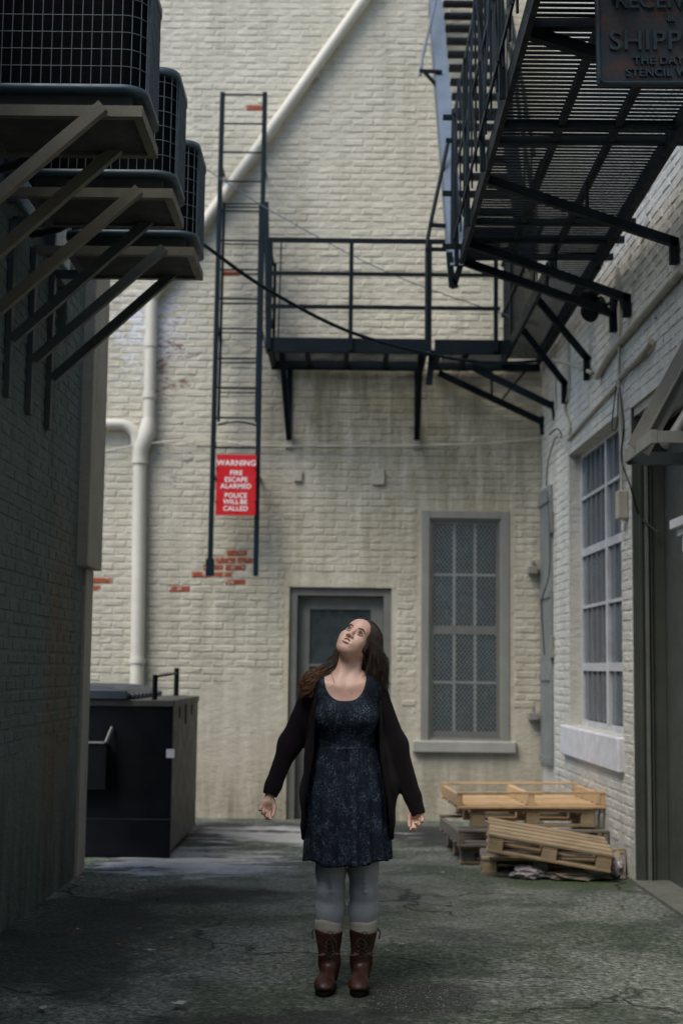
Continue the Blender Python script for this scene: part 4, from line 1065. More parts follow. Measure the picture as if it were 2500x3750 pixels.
wire('conduit', 'upright conduit passing the lamp down to the beige box', 'conduit', [wl(2262, 980, .03), wl(2264, 1100, .03), wl(2268, 1250, .03), wl(2266, 1420, .03), wl(2273, 1600, .03), wl(2276, 1800, .03)], .013, 'conduit')
wire('conduit', 'short upright conduit in the corner below the walkway', 'conduit', [wl(2030, 1330, .02), wl(2033, 1500, .02)], .010, 'conduit')
wire('wire', 'loose wires tangled down the brick pier beside the window', 'wire', [wl(2255, 1415, .06), wl(2245, 1500, .05), wl(2240, 1570, .06), wl(2258, 1560, .05), wl(2262, 1440, .06)], .005, 'hose', 6)
wire('wire', 'black wire slanting from the brick pier to the door jamb', 'wire', [wl(2268, 1420, .05), wl(2283, 1560, .05), wl(2275, 1680, .05), wl(2310, 1790, .02), wl(2340, 1890, -.05), wl(2360, 1910, -.08), wl(2410, 1950, -.14)], .007, 'hose', 6)
wire('wire', 'twisted wires knotted in the corner by the pale wire', 'wire', [wl(2010, 1590, .05), wl(2040, 1570, .08), wl(2055, 1600, .08), wl(2030, 1610, .05), wl(2005, 1700, .02), wl(2000, 1780, .02)], .006, 'hose', 6)
wire('wire', 'thin wire hanging crooked over the iron shutter', 'wire', [wl(2003, 1800, .06), wl(2012, 1950, .06), wl(2010, 2100, .06), wl(1985, 2190, .1), wl(1983, 2240, .08), wl(1993, 2400, .06)], .006, 'hose', 6)
q = wl(2275, 1850, .04)
bx = MB().box((q.x-.035, q.y-.05, q.z-.10), (q.x+.04, q.y+.05, q.z+.10), .008); o = bx.build('switch_box', M['conduit']); tag(o, 'beige electrical box hanging at the end of the upright conduit', 'box')
def flood():
    T = thing('floodlight', 'black twin floodlight under the fire escape on the right wall', 'lamp', wl(2195, 1120, .05))
    for (px, py, s, nm) in ((2165, 1075, .055, 0), (2175, 1130, .065, 1)):
        c = at(px, py, Y=10.2); d = Vector((-.55, -.5, -.55)).normalized()
        MB().tube([c-d*.10, c-d*.06, c+d*.01, c+d*.08, c+d*.085], [.02, .045, s*.85, s*1.1, s*.9], 14).build('lamp_head', IR, T)
    MB().tube(cat([at(2170, 1105, Y=10.22), at(2200, 1090, Y=10.2), at(2215, 1115, Y=10.15), wl(2232, 1110, .01)]), .014, 8).build('lamp_arm', IR, T)
    MB().box((1.86, 9.92, 3.98), (1.925, 10.04, 4.10), .01).build('lamp_base', IR, T)
flood()

# ------------------------------------------------------------------ pallets
def pallet(label, loc, rot, mats, Wd=1.08, Dp=.98, nb=6, bw=.095, flip=False, bb=.095, blocks=True):
    T = thing('pallet', label, 'pallet', loc, 'pallets piled by the right wall', rot)
    r = random.Random(label); mt = lambda: M[r.choice(mats)]
    h = .125; s = -1 if flip else 1; zz = lambda z: z if not flip else h-z
    def bx(name, lo, hi):
        lo = list(lo); hi = list(hi); a, b = zz(lo[2]), zz(hi[2]); lo[2], hi[2] = min(a, b), max(a, b)
        MB().box(lo, hi, .003).build(name, mt(), T, True)
    for i in range(nb):
        y = -Dp/2 + (Dp-bw)*i/(nb-1); j = r.uniform(-.008, .008)
        bx('deck_board', (-Wd/2+j, y, h-.02), (Wd/2+j, y+bw, h))
    if blocks:
        for k in (-1, 0, 1):
            x = k*(Wd/2-.055)
            bx('cross_board', (x-.05, -Dp/2+.005, h-.041), (x+.05, Dp/2-.005, h-.0205))
            for y in (-Dp/2+.05, 0, Dp/2-.05): bx('block', (x-.05, y-.048, .0205), (x+.05, y+.048, h-.0415))
    else:
        for k in (-1, 0, 1):
            x = k*(Wd/2-.022); bx('stringer', (x-.02, -Dp/2+.004, .0205), (x+.02, Dp/2-.004, h-.0205))
    for y in ((-Dp/2, -bb/2, Dp/2-bb) if bb > .05 else (-Dp/2, Dp/2-bb)): bx('bottom_board', (-Wd/2, y, 0), (Wd/2, y+bb, .02))
    return T
# stacked: the lowest is weathered, the topmost lies upside down
pallet('lowest weathered pallet of the stack, flat on the asphalt', (1.34, 11.05, .006), (0, 0, R(1.5)), ['wood_old', 'wood_mid'], 1.04, 1.05)
pallet('grey weathered pallet, second from the bottom of the stack', (1.33, 11.0, .134), (0, 0, R(4)), ['wood_old'], 1.10, 1.04, blocks=False, flip=True, bb=.04)
pallet('pale pine pallet, second from the top of the stack', (1.36, 11.12, .262), (0, 0, R(2.5)), ['wood_mid', 'wood_new'], .92, .95)
pallet('bright new pallet lying upside down, topmost of the stack', (1.345, 11.12, .390), (R(-.6), R(-.6), R(3)), ['wood_new'], 1.11, 1.0, blocks=False, flip=True, nb=6, bw=.085, bb=.022)
pallet('weathered pine pallet flat on the ground in front of the stack', (1.36, 10.30, .006), (0, 0, R(-4)), ['wood_mid', 'wood_old'], .80, .80)
pallet('pine pallet tipped askew against the front of the stack', (1.40, 10.10, .142), (R(4), R(8.5), R(-5)), ['wood_mid'], .84, .64, nb=5, bw=.088)
def crumple(name, label, catg, c, rad, mat, seed):
    bm = bmesh.new(); bmesh.ops.create_icosphere(bm, subdivisions=3, radius=1.0); r = random.Random(seed)
    from mathutils import noise
    for v in bm.verts:
        n = noise.noise(v.co*2.3+Vector((seed, 0, 0)))*.5+noise.noise(v.co*5+Vector((0, seed, 0)))*.25
        v.co = Vector((v.co.x*rad[0], v.co.y*rad[1], v.co.z*rad[2]))*(1+n)
        if v.co.z < -rad[2]*.6: v.co.z = -rad[2]*.6
    o = MB().from_bm(bm).build(name, mat); o.location = (c[0], c[1], c[2]+rad[2]*.6); return tag(o, label, catg)
crumple('plastic_sheet', 'crumpled mauve plastic sheet under the tipped pallet', 'rubbish', (1.24, 9.86, .005), (.10, .06, .05), M['plastic'], 3)
crumple('plastic_bag', 'crumpled pale plastic bag against the foot of the right wall', 'rubbish', (1.86, 9.98, .0), (.05, .10, .09), M['plastic'], 8)
crumple('leaf_litter', 'brown leaf litter heaped below the tipped pallet', 'rubbish', (1.56, 9.86, .0), (.22, .07, .035), M['wood_old'], 5)
sp = MB()
for k in range(3): sp.beam((1.82+.045*k, 10.05-.02*k, .0), (1.83+.045*k, 10.10, .19+.01*k), .035, .02)
for k, nm in enumerate(('board_offcut',)*3):
    o = MB().beam((1.80+.045*k, 9.93-.02*k, .0), (1.825+.045*k, 10.0, .16+.03*(k % 2)), .036, .02).build(nm, M[['wood_old', 'wood_mid', 'wood_old'][k]])
    tag(o, ['left grey board offcut leaning on the wall foot beside the pallets', 'middle taller pine offcut leaning on the wall foot', 'right grey board offcut leaning closest to the brick corner'][k], 'offcut')
o = MB().beam((1.72, 9.99, .17), (1.93, 10.0, .185), .03, .02).build('board_offcut', M['wood_mid']); tag(o, 'short board lying across the tops of the leaning offcuts', 'offcut')

# ------------------------------------------------------------------ leaves and scraps on the ground, grit
def leaf_mesh(seed, w=.022, l=.038):
    r = random.Random(seed); mb = MB(); n = 7; top = []; vs = []
    for i in range(n):
        t = i/(n-1); hw = w*math.sin(math.pi*min(1, t*1.02))**.8*(1+r.uniform(-.2, .2)); z = .004+.012*abs(t-.5)+r.uniform(0, .006)
        vs += [(-hw, (t-.5)*2*l, z+r.uniform(0, .010)), (0, (t-.5)*2*l, z), (hw, (t-.5)*2*l, z+r.uniform(0, .010))]
    mb.add(vs, [(i*3+j, i*3+j+1, i*3+j+4, i*3+j+3) for i in range(n-1) for j in range(2)])
    return mb.mesh('fallen_leaf')
lm = [leaf_mesh(s) for s in range(4)]
for x in lm: x.materials.append(M['leaf'])
for k, (px, py, lab) in enumerate(((257, 3412, 'orange dead leaf nearest the left wall, beside a second one'), (683, 3317, 'orange dead leaf farthest from the left wall on the left side'), (578, 3300, 'orange dead leaf at the end of the crack'),
        (512, 3406, 'bright orange leaf lying on the long crack'), (485, 3260, 'small orange leaf farthest back, near the dumpster'), (430, 3465, 'orange leaf left of the pale torn leaf'), (626, 3476, 'dull orange leaf right of the pale torn leaf'),
        (1645, 3312, 'reddish leaf on the ground before the pallets'), (1400, 3287, 'tan leaf just right of the woman knees'), (2275, 3325, 'rusty leaf near the concrete apron at right'))):
    g = at(px, py, Z=.01); o = put('fallen_leaf', lm[k % 4], None, g, (RND.uniform(-.2, .2), RND.uniform(-.2, .2), RND.uniform(0, 6)))
    o.scale = (.62, .62, .62); tag(o, lab, 'leaf', 'orange leaves scattered on the asphalt')
for k, (px, py, s, lab) in enumerate(((555, 3485, 1.5, 'pale torn leaf lying left of the woman'), (655, 3682, 1.9, 'large pale torn leaf nearest the camera left of centre'), (158, 3697, 1.5, 'white paper scrap near the lower left corner'),
        (628, 3438, .8, 'tiny white scrap left of the woman on open asphalt'), (285, 3405, .8, 'tiny white scrap near the left wall'), (812, 3195, 1.2, 'white scrap at the edge of the pale streaks by the dumpster'), (1470, 3460, .9, 'small pale scrap right of the boots'), (298, 3215, 1.2, 'crumpled white litter at the foot of the left wall corner'), (1620, 3197, 1.0, 'pale scrap on the ground before the pallets'))):
    me = leaf_mesh(40+k, .026, .04); me.materials.append(M['paper']); g = at(px, py, Z=.01)
    o = put('paper_scrap', me, None, g, (0, 0, RND.uniform(0, 6))); o.scale = (s*.5, s*.5, s*.4); tag(o, lab, 'litter')
def grit():
    r = random.Random(5); mb = MB()
    for k in range(3600):
        x = r.uniform(-2.0, 2.3); y = 5.5+r.random()**1.6*5.5; s = r.uniform(.0018, .0042)*(1.6 if r.random() < .05 else 1)
        if k % 3 == 0: x = .34+r.gauss(0, .25); y = 6.3+r.gauss(0, .25)
        elif k % 5 == 0: x = -1.6+abs(r.gauss(0, .25)); y = r.uniform(6, 9.8)
        i_ = int(np.searchsorted(GZ['x'], x)); j_ = int(np.searchsorted(GZ['y'], y)); z = float(GZ['z'][min(i_, 169), min(j_, 237)]) - .0005; v = [(x+r.uniform(.6, 1.3)*s*a, y+r.uniform(.6, 1.3)*s*b, z+s*c) for a, b, c in ((1, 0, 0), (0, 1, 0), (-1, 0, 0), (0, -1, 0), (0, 0, .8))]
        v[4] = (x, y, z+s*.6); mb.add(v+[(x, y, z-.02)], [(0, 1, 4), (1, 2, 4), (2, 3, 4), (3, 0, 4), (1, 0, 5), (2, 1, 5), (3, 2, 5), (0, 3, 5)])
    o = mb.build('gravel', M['pebble']); o['kind'] = 'stuff'; o['label'] = 'loose grit scattered over the asphalt'
grit()

# ------------------------------------------------------------------ the woman: bodies grown from blended distance fields
class Field:
    def __init__(s, lo, hi, h):
        s.lo = np.array(lo, np.float32); s.h = h
        s.n = np.ceil((np.array(hi)-np.array(lo))/h).astype(int)+1
        s.D = np.full(s.n, 0.5, np.float32)
    def sl(s, lo, hi):
        a = np.clip(np.floor((np.array(lo)-s.lo)/s.h).astype(int), 0, s.n); b = np.clip(np.ceil((np.array(hi)-s.lo)/s.h).astype(int)+1, 0, s.n)
        ax = [(s.lo[i]+s.h*np.arange(a[i], b[i])).astype(np.float32) for i in range(3)]
        return tuple(slice(a[i], b[i]) for i in range(3)), ax[0][:, None, None], ax[1][None, :, None], ax[2][None, None, :]
    def op(s, fn, lo, hi, k=.02, mode='u', m=.03):
        lo = np.array(lo)-m-k; hi = np.array(hi)+m+k
        q, X, Y, Z = s.sl(lo, hi)
        if min(x.stop-x.start for x in q) <= 0: return
        d = fn(X, Y, Z).astype(np.float32); a = s.D[q]
        if mode == 'u':
            hh = np.maximum(k-np.abs(a-d), 0)/k; s.D[q] = np.minimum(a, d)-hh*hh*k/4
        elif mode == 's':
            hh = np.maximum(k-np.abs(a+d), 0)/k; s.D[q] = np.maximum(a, -d)+hh*hh*k/4
        else: s.D[q] = np.maximum(a, d)
    def cap(s, a, b, ra, rb, k=.02, mode='u', fl=None):
        a = np.array(a, np.float32); b = np.array(b, np.float32); ab = b-a; L2 = float(ab@ab)+1e-12; r = max(ra, rb)
        def fn(X, Y, Z):
            px, py, pz = X-a[0], Y-a[1], Z-a[2]
            t = np.clip((px*ab[0]+py*ab[1]+pz*ab[2])/L2, 0, 1)
            return np.sqrt((px-t*ab[0])**2+(py-t*ab[1])**2+(pz-t*ab[2])**2)-(ra+(rb-ra)*t)
        s.op(fn, np.minimum(a, b)-r, np.maximum(a, b)+r, k, mode)
    def ell(s, c, r, k=.02, mode='u', Rm=None):
        c = np.array(c, np.float32); r = np.array(r, np.float32); ext = np.full(3, r.max()) if Rm is not None else r
        def fn(X, Y, Z):
            x, y, z = X-c[0], Y-c[1], Z-c[2]
            if Rm is not None:
                x, y, z = (Rm[0][0]*x+Rm[1][0]*y+Rm[2][0]*z, Rm[0][1]*x+Rm[1][1]*y+Rm[2][1]*z, Rm[0][2]*x+Rm[1][2]*y+Rm[2][2]*z)
            k0 = np.sqrt((x/r[0])**2+(y/r[1])**2+(z/r[2])**2)+1e-6
            k1 = np.sqrt((x/r[0]**2)**2+(y/r[1]**2)**2+(z/r[2]**2)**2)+1e-6
            return k0*(k0-1)/k1
        s.op(fn, c-ext, c+ext, k, mode)
    def mesh(s, name, mat):
        D = s.D; n = np.array(D.shape); ins = D < 0
        cnt = np.zeros(n-1, np.int8)
        for i in (0, 1):
            for j in (0, 1):
                for k in (0, 1): cnt += ins[i:n[0]-1+i, j:n[1]-1+j, k:n[2]-1+k]
        act = (cnt > 0) & (cnt < 8); I = np.argwhere(act); idx = np.full(act.shape, -1, np.int32); idx[act] = np.arange(len(I))
        P = np.zeros((len(I), 3), np.float64); C = np.zeros(len(I))
        cor = [(i, j, k) for i in (0, 1) for j in (0, 1) for k in (0, 1)]
        val = {c: D[I[:, 0]+c[0], I[:, 1]+c[1], I[:, 2]+c[2]] for c in cor}
        for c in cor:
            for ax in range(3):
                if c[ax] == 0:
                    e = list(c); e[ax] = 1; a, b = val[c], val[tuple(e)]; mk = (a < 0) != (b < 0)
                    t = np.where(mk, a/np.where(mk, a-b, 1), 0)
                    q = np.tile(np.array(c, float), (len(I), 1)); q[:, ax] += t
                    P += q*mk[:, None]; C += mk
        P = (I+P/np.maximum(C, 1)[:, None])*s.h+s.lo
        F = []
        for ax in range(3):
            u, v = [(1, 2), (2, 0), (0, 1)][ax]
            A = [slice(None)]*3; B = [slice(None)]*3; A[ax] = slice(0, -1); B[ax] = slice(1, None)
            ch = ins[tuple(A)] != ins[tuple(B)]; E_ = np.argwhere(ch)
            ok = (E_[:, u] > 0) & (E_[:, v] > 0) & (E_[:, u] < n[u]-1) & (E_[:, v] < n[v]-1); E_ = E_[ok]
            if not len(E_): continue
            flip = ins[tuple(E_.T)]
            def g(du, dv):
                q = E_.copy(); q[:, u] += du; q[:, v] += dv; return idx[tuple(q.T)]
            f = np.stack([g(-1, -1), g(0, -1), g(0, 0), g(-1, 0)], 1)
            f[~flip] = f[~flip][:, ::-1]; F.append(f)
        F = np.concatenate(F)
        A_, B_, C_ = P[F[:, 0]], P[F[:, 1]], P[F[:, 2]]
        if (A_*np.cross(B_, C_)).sum() < 0: F = F[:, ::-1].copy()
        return np_mesh(name, P, F, mat)

def np_mesh(name, P, F, mat):
    me = bpy.data.meshes.new(name); me.vertices.add(len(P)); me.vertices.foreach_set('co', np.asarray(P, np.float32).ravel())
    me.loops.add(F.size); me.loops.foreach_set('vertex_index', F.astype(np.int32).ravel())
    me.polygons.add(len(F)); me.polygons.foreach_set('loop_start', np.arange(0, F.size, 4, dtype=np.int32))
    me.polygons.foreach_set('use_smooth', np.ones(len(F), bool))
    me.update(calc_edges=True); me.validate(); me.materials.append(mat); return me

# head frame: turned a little to her right, tipped over her left shoulder and looking up
HX = Vector((.833, -.410, -.373)).normalized(); HZ = Vector((.53, .40, .745)); HZ = (HZ-HX*HZ.dot(HX)).normalized(); HY = HZ.cross(HX)
HO = Vector((.066, .022, 1.522)); HR = [[HX[i], HY[i], HZ[i]] for i in range(3)]
HS = .93
def hd(x, y, z): return HO+(HX*x+HY*y+HZ*z)*HS

def head_parts(f):
    e = lambda c, r, k=.02, m='u': f.ell(hd(*c), [q*HS for q in r], k*HS, m, HR)
    c_ = lambda a, b, ra, rb, k=.015, m='u': f.cap(hd(*a), hd(*b), ra*HS, rb*HS, k*HS, m)
    e((0, .018, .036), (.071, .090, .082), .02)
    e((0, -.022, -.030), (.0575, .062, .082), .03)
    e((0, -.046, .045), (.054, .042, .045), .03)
    e((0, -.058, -.090), (.027, .026, .022), .03)
    for s in (-1, 1):
        c_((s*.052, .0, -.050), (s*.016, -.056, -.096), .020, .018, .03)
        e((s*.040, -.056, -.030), (.025, .023, .026), .03)
        e((s*.027, -.052, -.066), (.022, .023, .025), .03)
        c_((s*.010, -.083, .020), (s*.040, -.066, .020), .007, .006, .014)
        e((s*.031, -.0965, .000), (.0175, .018, .0098), .010, 's')
        e((s*.073, .012, -.018), (.010, .019, .031), .010)
        e((s*.071, .004, -.046), (.007, .008, .010), .008)
    c_((0, -.082, .014), (0, -.103, -.030), .0060, .0085, .016)
    e((0, -.104, -.0335), (.0095, .0085, .0085), .008)
    for s in (-1, 1):
        e((s*.0125, -.095, -.038), (.0085, .011, .0075), .007)
        e((s*.0068, -.1010, -.0440), (.0026, .0040, .0024), .002, 's')
        # lids round the eyeball
        for (pts, r) in (([(s*.0165, -.0805, -.001), (s*.023, -.0880, .0052), (s*.031, -.0905, .0068), (s*.039, -.0865, .0055), (s*.0455, -.0775, .0)], .0027),
                         ([(s*.0165, -.0805, -.002), (s*.024, -.0865, -.0062), (s*.031, -.0880, -.0072), (s*.039, -.0845, -.0058), (s*.0455, -.0775, -.001)], .0022)):
            for a, b in zip(pts, pts[1:]): c_(a, b, r, r, .004)
    c_((-.02, -.076, -.064), (.02, -.076, -.064), .014, .014, .02)
    e((0, -.0950, -.0665), (.025, .008, .0045), .003, 's')

def hand(f, wr, pc, side, fdir, curl):
    """palm ellipsoid plus four unequal curled fingers and a thumb that leaves the side of the palm"""
    q = .86; wr, pc = Vector(wr), Vector(pc); pc = wr+(pc-wr)*.93; dn = (pc-wr).normalized(); fw = Vector(curl).normalized(); fw = (fw-dn*fw.dot(dn)).normalized(); sd = dn.cross(fw)*side
    f.cap(wr, pc, .023*q, .025*q, .012)
    f.cap(pc-sd*.020*q, pc+sd*.020*q+dn*.012*q, .0165*q, .0165*q, .012); f.cap(pc-sd*.018*q+dn*.03*q, pc+sd*.024*q+dn*.032*q, .0125*q, .0125*q, .012)
    for i, (L, r) in enumerate(((.036, .0082), (.041, .0085), (.038, .0080), (.030, .0070))):
        L, r = L*q, r*(q+.03)
        o = pc + sd*(-.027+.0185*i)*q + dn*(.036-.003*abs(i-1))*q; bend = .62+.16*i
        d1 = (dn*math.cos(bend*.55)+fw*math.sin(bend*.55)+sd*(-.06+.04*i)); d2 = dn*math.cos(bend*1.5)+fw*math.sin(bend*1.5); d3 = dn*math.cos(bend*2.4)+fw*math.sin(bend*2.4)
        p1 = o+d1*L; p2 = p1+d2*L*.72; p3 = p2+d3*L*.5
        f.cap(o, p1, r*1.05, r, .004); f.cap(p1, p2, r, r*.92, .004); f.cap(p2, p3, r*.92, r*.8, .004)
    t0 = pc+(-sd*.024-dn*.008+fw*.006)*q; t1 = t0+(-sd*.016+dn*.026+fw*.012)*q; t2 = t1+(dn*.028+fw*.010-sd*.001)*q; t3 = t2+(dn*.020+fw*.010+sd*.003)*q
    f.cap(t0, t1, .0125, .0095, .012); f.cap(t1, t2, .0095, .0082, .005); f.cap(t2, t3, .0082, .0070, .005)

SHL, ELL_, WRL = (-.132, .02, 1.296), (-.240, .035, 1.060), (-.319, -.005, .850)
SHR, ELR, WRR = (.146, .02, 1.306), (.246, .030, 1.055), (.326, -.005, .792)
def torso(f, o=0.0):
    f.ell((.022, .01, .870), (.160+o, .112+o, .135+o), .03)
    f.ell((.020, .005, 1.040), (.122+o, .092+o, .14), .06)
    f.ell((.014, .005, 1.195), (.142+o, .098+o, .150), .05)
    f.cap((-.112, .02, 1.300), (.128, .02, 1.310), .047+o, .047+o, .05)
    for x in (-.050, .086): f.ell((x, -.074, 1.185), (.064+o, .048+o, .060+o), .05)
    f.cap((.0, .030, 1.362), (-.105, .02, 1.318), .040+o, .036+o, .05); f.cap((.03, .030, 1.367), (.125, .02, 1.324), .040+o, .038+o, .05)
    f.cap((-.07, -.015, 1.30), (.10, -.015, 1.305), .060+o, .060+o, .05)
def legs(f, o=0.0):
    for (hx, kx, ax, ky) in ((-.056, -.052, -.060, -.012), (.096, .095, .088, -.012)):
        f.cap((hx, .0, .82), (kx, ky+.004, .50), .086+o, .0590+o, .02)
        f.cap((kx, ky+.004, .50), (kx, ky+.006, .42), .0590+o, .0550+o, .02)
        f.cap((kx, ky+.006, .42), (kx-.001, .012, .33), .0550+o, .0555+o, .02)
        f.cap((kx-.001, .012, .33), (ax, .016, .245), .0555+o, .049+o, .03)
        f.cap((ax, .016, .245), (ax, .02, .09), .044+o, .030+o, .01)
def make_person():
    P = Field((-.46, -.26, -.01), (.46, .20, 1.68), .0033)
    torso(P); legs(P)
    for x in (-.062, .088): P.cap((x, .02, .07), (x*.98, -.10, .034), .026, .018, .02)
    P.cap((.012, .022, 1.325), (.036, .006, 1.455), .049, .046, .035)
    for s, x in ((-1, -.0), (1, .03)):                           # collar bones and neck cords
        P.cap((x+s*.012, -.066, 1.312), (x+s*.10, -.044, 1.338), .006, .006, .03)
        P.cap((x+s*.014, -.048, 1.325), (.045+s*.038, .0, 1.44), .007, .008, .03)
    for a, b, c in ((SHL, ELL_, WRL), (SHR, ELR, WRR)):
        P.cap(a, b, .046, .037, .02); P.cap(b, c, .036, .023, .01)
    head_parts(P)
    hand(P, WRL, (-.334, -.015, .803), 1, None, (.35, -.9, .15))
    hand(P, WRR, (.332, -.012, .757), -1, None, (-.45, -.85, .1))
    T = put('person', P.mesh('person', M['skin']), None, (-.004, 6.47, .004), (0, R(-.72), 0))
    tag(T, 'woman in navy dress and dark cardigan looking up, arms held out, brown boots on asphalt', 'person')
    # ---- eyes, brows, mouth
    look = (HY*-1+HZ*-.02+HX*.06).normalized()
    for s in (-1, 1):
        c = hd(s*.031, -.0765, -.0005)
        mb = MB(); bm = bmesh.new(); bmesh.ops.create_uvsphere(bm, u_segments=20, v_segments=14, radius=.0122*HS)
        for v in bm.verts: v.co += c
        eb = mb.from_bm(bm, True).build('eye', M['eyewhite'], T, True)
        q = look.orthogonal().normalized(); q2 = look.cross(q)
        for nm, mt, r0, rs in (('iris', 'iris', .0072, .01236), ('pupil', 'pupil', .0034, .01252)):
            a1 = math.asin(r0/rs)
            MB().rings([[c+(look*math.cos(a)+(q*math.cos(t)+q2*math.sin(t))*math.sin(a))*rs*HS for t in [k*math.pi/8 for k in range(16)]] for a in (.02, a1*.35, a1*.7, a1)], True, True).build(nm, M[mt], eb, True)
        br = [hd(s*x, y, z) for x, y, z in ((.013, -.0895, .0185), (.022, -.0905, .0225), (.032, -.0880, .0255), (.042, -.0790, .0235), (.049, -.0685, .0175))]
        MB().tube(cat(br, 4), [.0024]*8+[.0026]*4+[.0022]*2+[.0018, .0012, .0008], 6).build('eyebrow', M['brow'], T, True)
        la = [hd(s*x, y, z) for x, y, z in ((.0185, -.0845, .0030), (.025, -.0915, .0072), (.032, -.0935, .0085), (.040, -.0890, .0070), (.047, -.0785, .0022))]
        MB().tube(cat(la, 4), .0019, 5).build('eyelashes', M['pupil'], T, True)
    lip = MB()
    up = cat([hd(x, y, z) for x, y, z in ((-.0320, -.0775, -.0545), (-.017, -.0915, -.0600), (-.004, -.0968, -.0568), (0, -.0965, -.0576), (.004, -.0968, -.0568), (.017, -.0915, -.0600), (.0320, -.0775, -.0545))], 4)
    n = len(up); lip.tube(up, [.0010+.0022*math.sin(math.pi*i/(n-1)) for i in range(n)], 8); lip.build('upper_lip', M['lip'], T, True)
    lo_ = cat([hd(x, y, z) for x, y, z in ((-.0312, -.0780, -.0560), (-.017, -.0902, -.0740), (0, -.0945, -.0785), (.017, -.0902, -.0740), (.0312, -.0780, -.0560))], 5)
    n = len(lo_); MB().tube(lo_, [.0010+.0029*math.sin(math.pi*i/(n-1)) for i in range(n)], 8).build('lower_lip', M['lip'], T, True)
    MB().rings([[hd(x, -.0925+abs(x)*.30+dy, z) for x in np.linspace(-.021, .021, 9)] for z, dy in ((-.0605, 0), (-.0690, 0.0003))], False).build('teeth', M['teeth'], T, True)
    MB().rings([[hd(x, -.0880+abs(x)*.3, z) for x in np.linspace(-.021, .021, 9)] for z in (-.0600, -.0730)], False).build('mouth', M['mouth'], T, True)
    MB().tube([hd(.0, 0, 0)*0+Vector((.040, -.0965, 1.288)), Vector((.040, -.0985, 1.288))], .0022, 6).build('mole', M['brow'], T, True)
    # ---- dress
    F = Field((-.24, -.22, .98), (.26, .18, 1.40), .0034)
    torso(F, .009)
    def scoop(X, Y, Z): return (((np.abs(X-.013)/.094)**2.6+(np.abs(Z-1.382)/.128)**2.4)**(1/2.5)-1)*.09+np.maximum(Y-.06, 0)
    F.op(scoop, (-.2, -.25, 1.2), (.25, .15, 1.5), .006, 's'); F.ell((.02, .09, 1.40), (.085, .09, .10), .006, 's')
    F.op(lambda X, Y, Z: np.maximum(np.abs(X-.018)-.175, Z-1.42)+0*Y, (-.3, -.3, .9), (.3, .3, 1.5), .01, 'i')
    F.op(lambda X, Y, Z: (1.012-Z)+0*X+0*Y, (-.3, -.3, .9), (.3, .3, 1.5), .01, 'i')
    D_ = put('dress', F.mesh('dress', M['dress']), T)
    sk = MB(); rings = []; inner = []; nA = 260
    r = random.Random(4); ph = [r.uniform(0, 6.28) for _ in range(6)]
    for i in range(44):
        t = i/43; row = []; rin = []
        zc = 1.045 - t*.49
        a = .128+.043*min(1, t*2.3)**.8+.016*t; b = .103+.034*min(1, t*2.0)+.022*t
        for j in range(nA):
            th = 2*math.pi*j/nA
            pl = .0045*math.sin(46*th+ph[0]+.7*math.sin(3*th))*math.exp(-t*3.2) + (.0085*t+.002)*(math.sin(17*th+ph[1]+1.2*math.sin(2*th+ph[2]))+.6*math.sin(9*th+ph[3]+t*1.2))
            cs, sn = math.cos(th), math.sin(th); k = (abs(cs)**2.3+abs(sn)**2.3)**(-1/2.3)
            x = .022+(a+pl)*cs*k; y = .003+(b+pl)*sn*k
            z = zc + t*(-.022*math.exp(-((x-.0)/.10)**2)*(1 if sn < 0 else .3)+.006*math.sin(7*th+ph[4]))
            row.append((x, y, z)); rin.append((x*.985+.0003, y*.985, z))
        rings.append(row); inner.append(rin)
    sk.rings(rings+inner[::-1]); sk.build('skirt', M['dress'], D_, True)
    wb = MB(); wb.rings([[(.021+(.1285+d)*math.cos(th), .004+(.1035+d)*math.sin(th), z) for th in [2*math.pi*j/80 for j in range(80)]] for z, d in ((1.052, -.002), (1.050, .003), (1.036, .003), (1.034, -.002))]); wb.build('waist_seam', M['dress'], D_, True)
    # ---- cardigan: solid coat with sleeves, front cut open
    K = Field((-.46, -.22, .60), (.46, .22, 1.42), .0036)
    zk = np.array([.60, .64, .70, .80, .90, 1.00, 1.08, 1.16, 1.24, 1.31, 1.36])
    xl = np.array([-.164, -.172, -.185, -.192, -.184, -.172, -.160, -.154, -.152, -.142, -.095])
    xr = np.array([.198, .216, .235, .244, .240, .222, .196, .182, .172, .160, .115])
    yd = np.array([.135, .150, .156, .160, .150, .138, .126, .130, .128, .100, .060])
    li = np.array([-.168, -.168, -.168, -.166, -.150, -.132, -.128, -.122, -.116, -.104, -.088]); ri = np.array([.216, .216, .214, .205, .188, .172, .168, .164, .160, .152, .128])
    ip = lambda Z, a: np.interp(Z, zk, a)
    def coat(X, Y, Z):
        L_, R_ = ip(Z, xl), ip(Z, xr); cx = (L_+R_)/2; a = (R_-L_)/2; b = ip(Z, yd)
        fold = .006*np.sin(X*55+Z*9)*np.sin(Z*14+X*20)+.004*np.sin(Z*38+X*12)
        q = ((np.abs(X-cx)/a)**2.6+(np.abs(Y-.012)/b)**2.6)**(1/2.6)
        d = (q-1)*np.minimum(a, b)*.8+fold*.6
        hem = .632+.012*np.sin(X*9+1)
        return np.maximum(np.maximum(d, hem-Z), Z-1.345)
    K.op(coat, (-.3, -.22, .6), (.3, .22, 1.40), .02)
    K.cap((-.105, .02, 1.296), (.120, .02, 1.306), .053, .053, .05)
    K.cap((-.02, .045, 1.36), (.055, .045, 1.365), .052, .052, .05)
    for a, b, c, w1 in ((SHL, ELL_, WRL, .045), (SHR, ELR, WRR, .044)):
        a, b, c = Vector(a), Vector(b), Vector(c)
        K.cap(a, b, .051, .0445, .04); K.cap(b, b+(c-b)*.88, .0445, .037, .04); K.cap(b+(c-b)*.86, c+(c-b)*(.03 if c.x < 0 else .14), .0365, .0345, .015)
